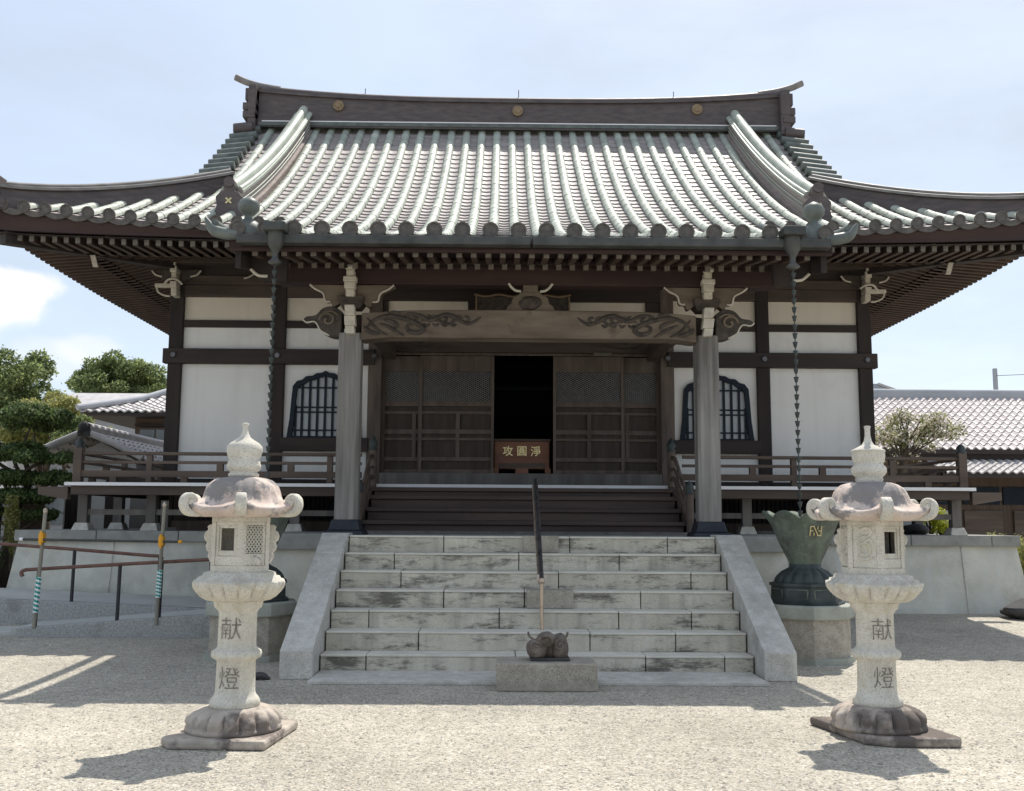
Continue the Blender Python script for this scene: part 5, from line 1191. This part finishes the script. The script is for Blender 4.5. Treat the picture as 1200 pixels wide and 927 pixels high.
for x in (-5.60, -3.75):
    mb = MB(); mb.tube([(x-.02, 11.945, 1.135 if x < -5 else 1.115), (x+.02, 11.945, 1.135 if x < -5 else 1.115)], .02, 10); mb.build('end_cap', M['orange'] if x > -5 else M['white_tape'], cb)

# ================================================================== ROCKS
def rock(name, label, c, r, seed, cat='rock', grp=None):
    mb = MB(); rr = random.Random(seed); bm = bmesh.new(); bmesh.ops.create_icosphere(bm, subdivisions=3, radius=1)
    dirs = [(Vector((rr.gauss(0, 1), rr.gauss(0, 1), rr.gauss(0, 1))).normalized(), rr.uniform(.62, .95)) for _ in range(14)]
    for v in bm.verts:
        q = 1
        for d, l in dirs:
            pz = v.co.normalized().dot(d)
            if pz*q > l: q = l/pz
        v.co = v.co.normalized()*q
    vs_ = [(c[0]+v.co.x*r[0], c[1]+v.co.y*r[1], max(c[2]-.05, c[2]+r[2]*.5+v.co.z*r[2]*.8)) for v in bm.verts]; mb.add(vs_, [tuple(v.index for v in f.verts) for f in bm.faces]); bm.free()
    return tag(mb.build(name, M['rock']), label, cat, grp)
rock('garden_rock', 'dark angular rock at the foot of the podium at the far right edge', (7.20, 14.05, .08), (.33, .3, .24), 4)
rock('garden_rock', 'small flat dark stone on the gravel left of the steps', (-2.12, 8.98, 0), (.16, .09, .05), 6)
for i, (x, y, rx) in enumerate(((6.05, 15.6, .20), (6.42, 15.8, .26), (6.0, 16.3, .3))):
    rock('terrace_rock', ['black rock left of the two front rocks under the verandah corner', 'broad black rock beside the right verandah corner post', 'black rock behind the other two under the right verandah'][i], (x, y, LAND), (rx, .22, .14), 20+i, 'rock', 'black rocks under the right verandah')

# ================================================================== BACKGROUND HOUSES
def tile_roof(mb, P, u0, u1, n_u, v0, v1, n_v, r=.06, clip=None):
    """P(u,v)->point ; corrugated tiled slope, v from eave to ridge, rolls along v"""
    K = 6; rows = []
    for j in range(n_v):
        va, vb = v0+(v1-v0)*j/n_v, v0+(v1-v0)*(j+1)/n_v
        for i in range(n_u):
            ua, ub = u0+(u1-u0)*i/n_u, u0+(u1-u0)*(i+1)/n_u
            if clip and not clip((ua+ub)/2, (va+vb)/2): continue
            lo, hi = [], []
            for k in range(K):
                q = k/(K-1); h = r*(.5+.5*cos(2*pi*q)); h = h-.4*r
                a = Vector(P(ua+(ub-ua)*q, va)); b = Vector(P(ua+(ub-ua)*q, vb)); lo.append((a.x, a.y, a.z+h+.03)); hi.append((b.x, b.y, b.z+h))
            mb.sheet([lo, hi], 0, True); mb.sheet([[(p[0], p[1], p[2]-.035) for p in lo], lo], 0, False)
# right long house
rh = thing('tiled_house', 'long low house with pinkish tiled roof and dark walls right of the hall', 'house', (16, 28, 0))
mb = MB(); tile_roof(mb, lambda u, v: (u, 26+v*3.2, 3.32+v*1.75), 8.0, 24, 74, 0, 1, 13, .075); mb.build('roof', M['house_roof_pink'], rh)
mb = MB(); mb.box(8.0, 24, 29.15, 29.45, 5.0, 5.22); mb.tube([(8, 29.3, 5.24), (24, 29.3, 5.24)], .10, 8); mb.sheet([[(8, 29.4, 5.05), (24, 29.4, 5.05)], [(8, 32.6, 3.3), (24, 32.6, 3.3)]], 0, False); mb.build('ridge', M['house_grey'], rh)
mb = MB(); mb.box(8.0, 24, 26.1, 26.35, 3.08, 3.28); mb.box(8.0, 24, 25.98, 26.06, 3.20, 3.31); mb.build('fascia', M['wood_dark_h'], rh)
mb = MB(); tile_roof(mb, lambda u, v: (u, 25.0+v*1.15, 2.66+v*.40), 11.0, 24, 60, 0, 1, 5, .06); mb.build('lower_roof', M['house_roof'], rh)
mb = MB(); mb.box(11.0, 24, 25.02, 25.12, 2.54, 2.66); mb.box(11.0, 11.1, 25.0, 26.2, 2.54, 2.7); mb.build('lower_fascia', M['wood_dark_h'], rh)
mb = MB(); mb.box(8.2, 24, 26.3, 32, 0, 3.15); mb.build('wall', M['house_wall'], rh)
mb = MB()
for i, (a, b) in enumerate(((11.15, 11.9), (12.05, 13.0), (13.1, 14.4), (14.5, 16.5))): mb.box(a, b, 26.24, 26.297, 1.9, 2.35)
mb.build('transom_window', M['lacquer'], rh)
for i, (a, b, m) in enumerate(((12.05, 13.05, 'wood_rail'), (13.35, 14.8, 'wood_rail'), (10.9, 11.9, 'house_grey'), (15, 16.5, 'glass'))):
    mb = MB(); mb.box(a, b, 26.22, 26.295, .05, 1.75); mb.build('door', M[m], rh, bevel=.01)
mb = MB()
for i in range(3): mb.box(8.5+i*.85, 9.2+i*.85, 26.22, 26.295, .9, 2.2)
mb.build('window', M['glass'], rh)
# roof house behind right, pole
bh = thing('slate_roof_house', 'house with bluish grey slate roof peeking above the right tiled roof', 'house', (15, 42, 0))
mb = MB(); mb.prism([(13.5, 6.15), (11, 7.15), (20-2.1, 7.15-.0), (18.6, 6.15)] if False else [(12.0, 5.6), (12.0, 7.28), (15.9, 7.28), (17.9, 6.6), (19.4, 5.6)], 42, 5, 'y'); mb.build('roof', M['solar'], bh)
mb = MB(); mb.beam((15.9, 41.98, 7.32), (18.2, 41.98, 6.5), .12, .08); mb.build('verge', M['house_roof'], bh)
mb = MB(); mb.box(12.5, 19, 42.5, 47, 0, 5.6); mb.build('wall', M['house_white'], bh)
up = thing('utility_pole', 'slim grey utility pole rising behind the right tiled roof', 'utility pole', (19.9, 40, 0))
mb = MB(); mb.tube([(19.9, 40, 0), (19.9, 40, 7.65)], [.13, .09], 10); mb.build('shaft', M['house_grey'], up)
mb = MB(); mb.tube([(19.9, 39.9, 7.35), (23, 39.9, 6.4+1.1), (28, 39.9, 8.2)], .012, 5); mb.build('wire', M['post_black'], up)
# left two-storey tiled house
lh = thing('tiled_house', 'brown two storey house with hipped silver tiled roof left of the hall', 'house', (-7, 28, 0))
ex0, ex1, ey0, ey1, ez, rz = -10.95, -1, 26, 32.0, 4.15, 5.30
mb = MB(); n_u = 46
def Pf(u, v): return (u, ey0+v*3.0, ez+v*(rz-ez)*1.0-.12*sin(pi*v))
tile_roof(mb, Pf, ex0, ex1, n_u, 0, 1, 12, .055, clip=lambda u, v: u > ex0+v*2.2)
tile_roof(mb, lambda u, v: (ex0+v*2.2, ey1-u, ez+v*(rz-ez)-.12*sin(pi*v)), 0, 6, 26, 0, 1, 12, .055, clip=lambda u, v: 3-abs(u-3) > v*3)
mb.build('roof', M['house_roof'], lh)
mb = MB(); mb.tube([(ex0-.02, ey0-.02, ez+.10), (ex0+1.1, ey0+1.5, ez+.52), (ex0+2.2, ey0+3, rz+.06)], .09, 8); mb.tube([(ex0+2.2, ey0+3, rz+.06), (ex1, ey0+3, rz+.06)], .13, 8); mb.build('hip_ridge', M['house_grey'], lh)
mb = MB(); mb.box(ex0+.05, ex1, ey0+.03, ey1, ez-.10, ez-.02); mb.build('eave', M['wood_dark_h'], lh)
mb = MB(); mb.box(-9.75, -1, 26.8, 31, 0, ez-.05); mb.build('wall', M['house_wall'], lh)
mb = MB(); mb.box(-9.74, -1.2, 26.72, 26.79, 3.84, 3.90); mb.build('wall_rail', M['wood_dark_h'], lh)
for i in range(3):
    x = -9.62+i*1.0; mb = MB(); mb.box(x, x+.9, 26.70, 26.79, 3.12, 3.80); wf_ = mb.build('window', M['wood_rail'], lh)
    mb = MB(); mb.box(x+.05, x+.43, 26.68, 26.699, 3.17, 3.75); mb.box(x+.47, x+.85, 26.68, 26.699, 3.17, 3.75); mb.build('pane', M['glass'], wf_)
# small gabled corridor with white walls
gh = thing('gatehouse', 'small white walled building with a low tiled gable roof behind the left verandah', 'outbuilding', (-7.3, 19.5, 0))
mb = MB()
for s in (-1, 1):
    tile_roof(mb, (lambda u, v: (-7.42+1.05*(1-v), 18+u, 2.42+v*.52)) if s > 0 else (lambda u, v: (-7.42-1.05*(1-v), 18+u, 2.42+v*.52)), 0, 6.0, 24, 0, 1, 5, .05)
mb.build('roof', M['house_roof'], gh)
mb = MB(); mb.tube([(-7.42, 17.95, 3.02), (-7.42, 24, 3.02)], .08, 8); mb.box(-7.50, -7.34, 18, 24, 2.86, 3.0); mb.build('ridge', M['house_roof'], gh)
mb = MB(); blob(mb, (-7.42, 17.92, 3.0), (.10, .06, .10), 12, wob=.2, seed=2); mb.box(-7.53, -7.31, 17.90, 17.97, 2.84, 2.95); mb.build('ridge_end_tile', M['rock'], gh)
mb = MB(); mb.tube([(-7.42, 17.97, 2.93), (-7.9, 17.97, 2.72), (-8.45, 17.97, 2.46)], .07, 8); mb.tube([(-7.42, 17.97, 2.93), (-6.9, 17.97, 2.72), (-6.38, 17.97, 2.46)], .06, 8); mb.build('verge_tile', M['house_roof'], gh)
mb = MB(); mb.box(-7.95, -6.75, 18.5, 23.8, 0, 2.3); mb.prism([(-7.95, 2.3), (-6.75, 2.3), (-6.75, 2.45), (-7.42, 2.8), (-7.95, 2.5)], 18.7, 5.0, 'y'); mb.build('wall', M['house_white'], gh)
mb = MB(); mb.box(-7.18, -6.9, 18.43, 18.499, .3, 2.2); mb.build('post', M['wood_dark'], gh)
mb = MB(); mb.box(-7.9, -7.62, 18.45, 18.499, .2, 1.9) ; mb.build('door', M['wood_dark'], gh)
# white wall beneath / behind right of the small building
ww = MB(); ww.box(-6.6, -4.9, 23.2, 23.35, 0, 2.2); tag(ww.build('garden_wall', M['plaster_cream'], None), 'cream rendered wall seen under the left verandah', 'wall')
sh_ = thing('storage_shed', 'low shed with dark shutter doors and white jamb left of the verandah', 'shed', (-8.9, 17.2, 0))
mb = MB(); mb.box(-9.35, -8.15, 17.3, 18.2, 0, 1.72); mb.build('wall', M['house_wall'], sh_); mb = MB(); mb.box(-8.40, -8.15, 17.16, 17.295, 0, 1.72); mb.build('jamb', M['house_white'], sh_)
mb = MB(); mb.box(-9.25, -8.42, 17.16, 17.199, .05, 1.62); dr_ = mb.build('shutter', M['lacquer'], sh_)
mb = MB()
for i in range(9): mb.box(-9.24+i*.09, -9.225+i*.09, 17.145, 17.159, .06, 1.6)
mb.build('slat', M['post_black'], dr_)
mb = MB(); mb.box(-9.45, -8.1, 17.0, 18.3, 1.72, 1.78); mb.build('roof', M['wood_rail'], sh_)
# pale houses beyond the garden
for i, (x0, x1, y, h, m, lb) in enumerate(((-24, -16.6, 34, 4.7, 'house_white', 'pale rendered house behind the trees at the left edge'), (-16.2, -12.8, 36, 5.2, 'house_grey', 'grey rendered house behind the clipped pine'))):
    h_ = thing('rendered_house', lb, 'house', (x0, y, 0))
    mb = MB(); mb.box(x0, x1, y, y+5, 0, h); mb.build('wall', M[m], h_)
    mb = MB(); mb.prism([(y-.4, h-.0), (y+5.4, h), (y+2.5, h+1.0)], x0-.3, x1-x0+.6, 'x'); mb.build('roof', M['house_roof'], h_)
    for k in range(3):
        xx = x0+(x1-x0)*(k+.5)/3; mb = MB(); mb.box(xx-.45, xx+.45, y-.06, y-.005, 1.2+(k % 2)*1.6, 2.3+(k % 2)*1.6); mb.build('window', M['glass'], h_)
mb = MB(); mb.box(-12.2, -7.62, 14.9, 15.1, 0, .75); mb.box(-12.2, -7.55, 14.87, 15.13, .75, .83)
tag(mb.build('planter_wall', M['lacquer']), 'low dark wall beside the left end of the podium', 'wall')

# ================================================================== TREES AND SHRUBS
def foliage(mb, blobs, n, size, rng, shell=.55, flat=.0):
    vol = [b[3]*b[4]*b[5] for b in blobs]; tot = sum(v**.67 for v in vol)
    for b, v in zip(blobs, vol):
        k = int(n*v**.67/tot)
        for _ in range(k):
            d = Vector((rng.gauss(0, 1), rng.gauss(0, 1), rng.gauss(0, 1))).normalized(); q = shell+(1-shell)*rng.random()**.6
            q *= 1+.10*sin(d.x*7+b[0])*sin(d.z*6+b[1])+(.45*rng.random() if rng.random() < .14 else 0)
            c = Vector((b[0]+d.x*b[3]*q, b[1]+d.y*b[4]*q, b[2]+d.z*b[5]*q)); s_ = size*rng.uniform(.6, 1.35)
            a = Vector((rng.gauss(0, 1), rng.gauss(0, 1), rng.gauss(0, 1)*(1-flat))).normalized(); e = a.cross(d+Vector((.1, .2, .3))).normalized()
            nrm = a.cross(e)*s_*.18
            mb.add([c-a*s_*.5, c+e*s_*.30+nrm, c+a*s_*.55, c-e*s_*.30+nrm], [(0, 1, 2, 3)])
def clumps(cx_, cy, cz, rx, ry, rz, n, r, rng, squash=.75):
    out_ = []
    for _ in range(n):
        d = Vector((rng.gauss(0, 1), rng.gauss(0, 1), rng.gauss(0, 1))).normalized(); q = .95*rng.random()**.45; s_ = r*rng.uniform(.65, 1.3)
        out_.append((cx_+d.x*rx*q, cy+d.y*ry*q, cz+d.z*rz*q, s_, s_, s_*squash))
    return out_
def tree(name, label, cat, x, y, base, top, crown_r, nclump, clump_r, nleaf, leaf, mt, seed, rzf=.5, trunk_r=.18, grp=None, extra=None, czf=None, wood='bark'):
    rng = random.Random(seed); t = thing(name, label, cat, (x, y, base), grp); h = top-base
    cz = top-crown_r*rzf if czf is None else czf
    bl = clumps(x, y, cz, crown_r, crown_r, crown_r*rzf, nclump, clump_r, rng)
    if extra: bl += extra
    mb = MB(); foliage(mb, bl, nleaf, leaf, rng); mb.build('crown', mt, t)
    mb = MB(); mb.tube(smooth_curve([(x, y, base-.05), (x+.08*h*.2, y, base+h*.25), (x-.03*h, y, base+h*.45), (x, y, cz)]), [trunk_r*(1-.7*i/18) for i in range(19)], 10)
    for b in bl[::max(1, len(bl)//10)]:
        st_ = Vector((x, y, base+h*rng.uniform(.35, .6))); en = Vector(b[:3]); md = (st_+en)/2+Vector((0, 0, -.05*h)); mb.tube(smooth_curve([st_, md, en], 4), [trunk_r*.45*(1-.75*i/8) for i in range(9)], 6)
    mb.build('trunk', M[wood], t)
    return t
tree('broadleaf_tree', 'tall dense green tree at the left edge of the picture', 'tree', -17.6, 35, 0, 7.5, 2.4, 150, .45, 46000, .14, M['leaf_mid'], 11, .95)
tree('broadleaf_tree', 'rounded green tree rising behind the brown tiled house', 'tree', -18.2, 48, 0, 9.2, 2.4, 150, .46, 46000, .15, M['leaf_mid'], 12, .85)
tree('maple_tree', 'yellow green tree between the clipped pine and the tiled house', 'tree', -12.6, 28, 0, 4.95, 1.3, 70, .26, 16000, .10, M['leaf_yellow'], 13, .75)
tree('broadleaf_tree', 'smaller dark green tree in front of the brown house wall', 'tree', -10.3, 24.5, 0, 3.9, .7, 14, .28, 5000, .09, M['leaf_mid'], 14, .8)
# clipped cloud pine: dome and layered pads
pt_ = thing('clipped_pine', 'clipped cloud pine with a rounded dome crown and dark layered pads', 'tree', (-8.3, 17, 0))
rg_ = random.Random(21); pads = [(-9.2, 20, 3.12, .86, .8, .46), (-9.5, 20, 2.62, .72, .6, .26), (-8.85, 19.8, 2.5, .62, .5, .22), (-9.95, 20.1, 2.55, .52, .4, .2), (-9.6, 19.9, 2.08, .72, .55, .26), (-8.75, 20, 2.08, .6, .5, .24), (-10.2, 20, 2.05, .5, .4, .16), (-9.2, 19.8, 1.72, .7, .5, .24), (-8.95, 20, 1.38, .5, .4, .2), (-10.0, 20, 1.5, .5, .4, .15)]
def pq(x, y, z): return (-7.95+(x+9.2)*.85, 17+(y-20)*.85, 1.36+(z-1.36)*.85)
pads = [(*pq(*p[:3]), p[3]*.85, p[4]*.85, p[5]*(1.15 if i_ == 0 else .85)) for i_, p in enumerate(pads)]
mb = MB()
fine_p = []
for p in pads:
    for _ in range(22):
        a = rg_.random()*6.28; q = sqrt(rg_.random())*.8; k = sqrt(max(0, 1-q*q)); s_ = .30*p[3]; fine_p.append((p[0]+p[3]*q*cos(a), p[1]+p[4]*q*sin(a), p[2]+p[5]*k*rg_.uniform(.2, .75), s_, s_, s_*.55))
foliage(mb, fine_p, 52000, .062, rg_, shell=.5); mb.build('crown', M['leaf_dark'], pt_)
mb = MB(); mb.tube(smooth_curve([(-8.35, 17, -.05), (-8.2, 17, .7), (-8.15, 17, 1.4), (-7.9, 17, 2.0), (-8.05, 17, 2.5), (-7.95, 17, 2.9)]), [.12*(1-.03*i) for i in range(31)], 10)
for p in pads[1:]: mb.tube(smooth_curve([(-8.1, 17, p[2]-.25), ((p[0]-8.1)/2, p[1], p[2]-.15), (p[0], p[1], p[2])], 4), .03, 6)
mb.build('trunk', M['bark'], pt_)
def shrub(name, label, x, y, z, rx, rz, n, leaf, mt, seed, cat='shrub', ry=None, grp=None):
    rng = random.Random(seed); t = thing(name, label, cat, (x, y, z), grp); ry = ry or rx
    bl = [(x+rng.uniform(-.7, .7)*rx, y+rng.uniform(-.7, .7)*ry, z+rz*rng.uniform(.35, .8), rx*.38, ry*.38, rz*.34) for _ in range(12)]
    mb = MB(); foliage(mb, bl, n, leaf, rng, .4); mb.build('foliage', mt, t)
    mb = MB()
    for b in bl[:6]: mb.tube([(x, y, z-.03), b[:3]], [.025, .01], 6)
    mb.build('stem', M['bark'], t); return t
shrub('leafy_shrub', 'olive brown shrub at the left edge below the clipped pine', -8.45, 15.9, .5, .30, 1.15, 5000, .07, M['leaf_bush'], 31)
shrub('low_hedge', 'dark green low hedge on the ground at the left edge', -8.6, 16.1, .0, .75, 1.1, 8000, .05, M['leaf_dark'], 32, 'hedge')
shrub('slender_shrub', 'thin yellow green shrub beside the dark shutter doors', -7.75, 16.2, .6, .12, 1.05, 1200, .06, M['leaf_yellow'], 33)
shrub('lime_shrub', 'bright lime green shrub behind the right verandah corner post', 7.05, 16.6, LAND, .30, .55, 1600, .05, M['leaf_lime'], 34)
shrub('lime_shrub', 'small lime green sprig in front of the black rocks under the verandah', 6.72, 15.4, LAND, .14, .20, 500, .04, M['leaf_lime'], 35)
shrub('box_hedge', 'clipped lime topped hedge behind the podium coping at the far right', 8.75, 17.2, .2, .62, .95, 8000, .04, M['leaf_yellow'], 36, 'hedge')
# flowering tree right
ft = thing('flowering_tree', 'small gnarled tree with pale blossom in front of the right tiled roof', 'tree', (8.2, 21, 0))
rg_ = random.Random(41)
bl = clumps(8.75, 21, 3.35, 1.0, .7, .48, 30, .20, rg_)+clumps(8.3, 21, 3.15, .7, .5, .6, 14, .2, rg_)
mb = MB(); foliage(mb, bl, 2300, .06, rg_, .2); mb.build('leaves', M['leaf_sparse'], ft)
mb = MB(); foliage(mb, bl, 1500, .075, rg_, .2); mb.build('blossom', M['blossom'], ft)
mb = MB(); mb.tube(smooth_curve([(8.25, 21, 0), (8.15, 21, 1.2), (8.3, 21, 2.2), (8.45, 21, 2.75)]), [.13, .125, .12, .12, .115, .11, .11, .105, .10, .10, .095, .09, .09, .085, .08, .08, .075, .07, .07], 8)
for b in bl[::2]: mb.tube(smooth_curve([(8.4, 21, 2.5+rg_.random()*.25), ((8.4+b[0])/2+rg_.uniform(-.08, .08), 21, (2.6+b[2])/2+rg_.uniform(-.05, .1)), b[:3]], 4), [.03-.0025*i for i in range(9)], 5)
mb.build('trunk', M['bark'], ft)
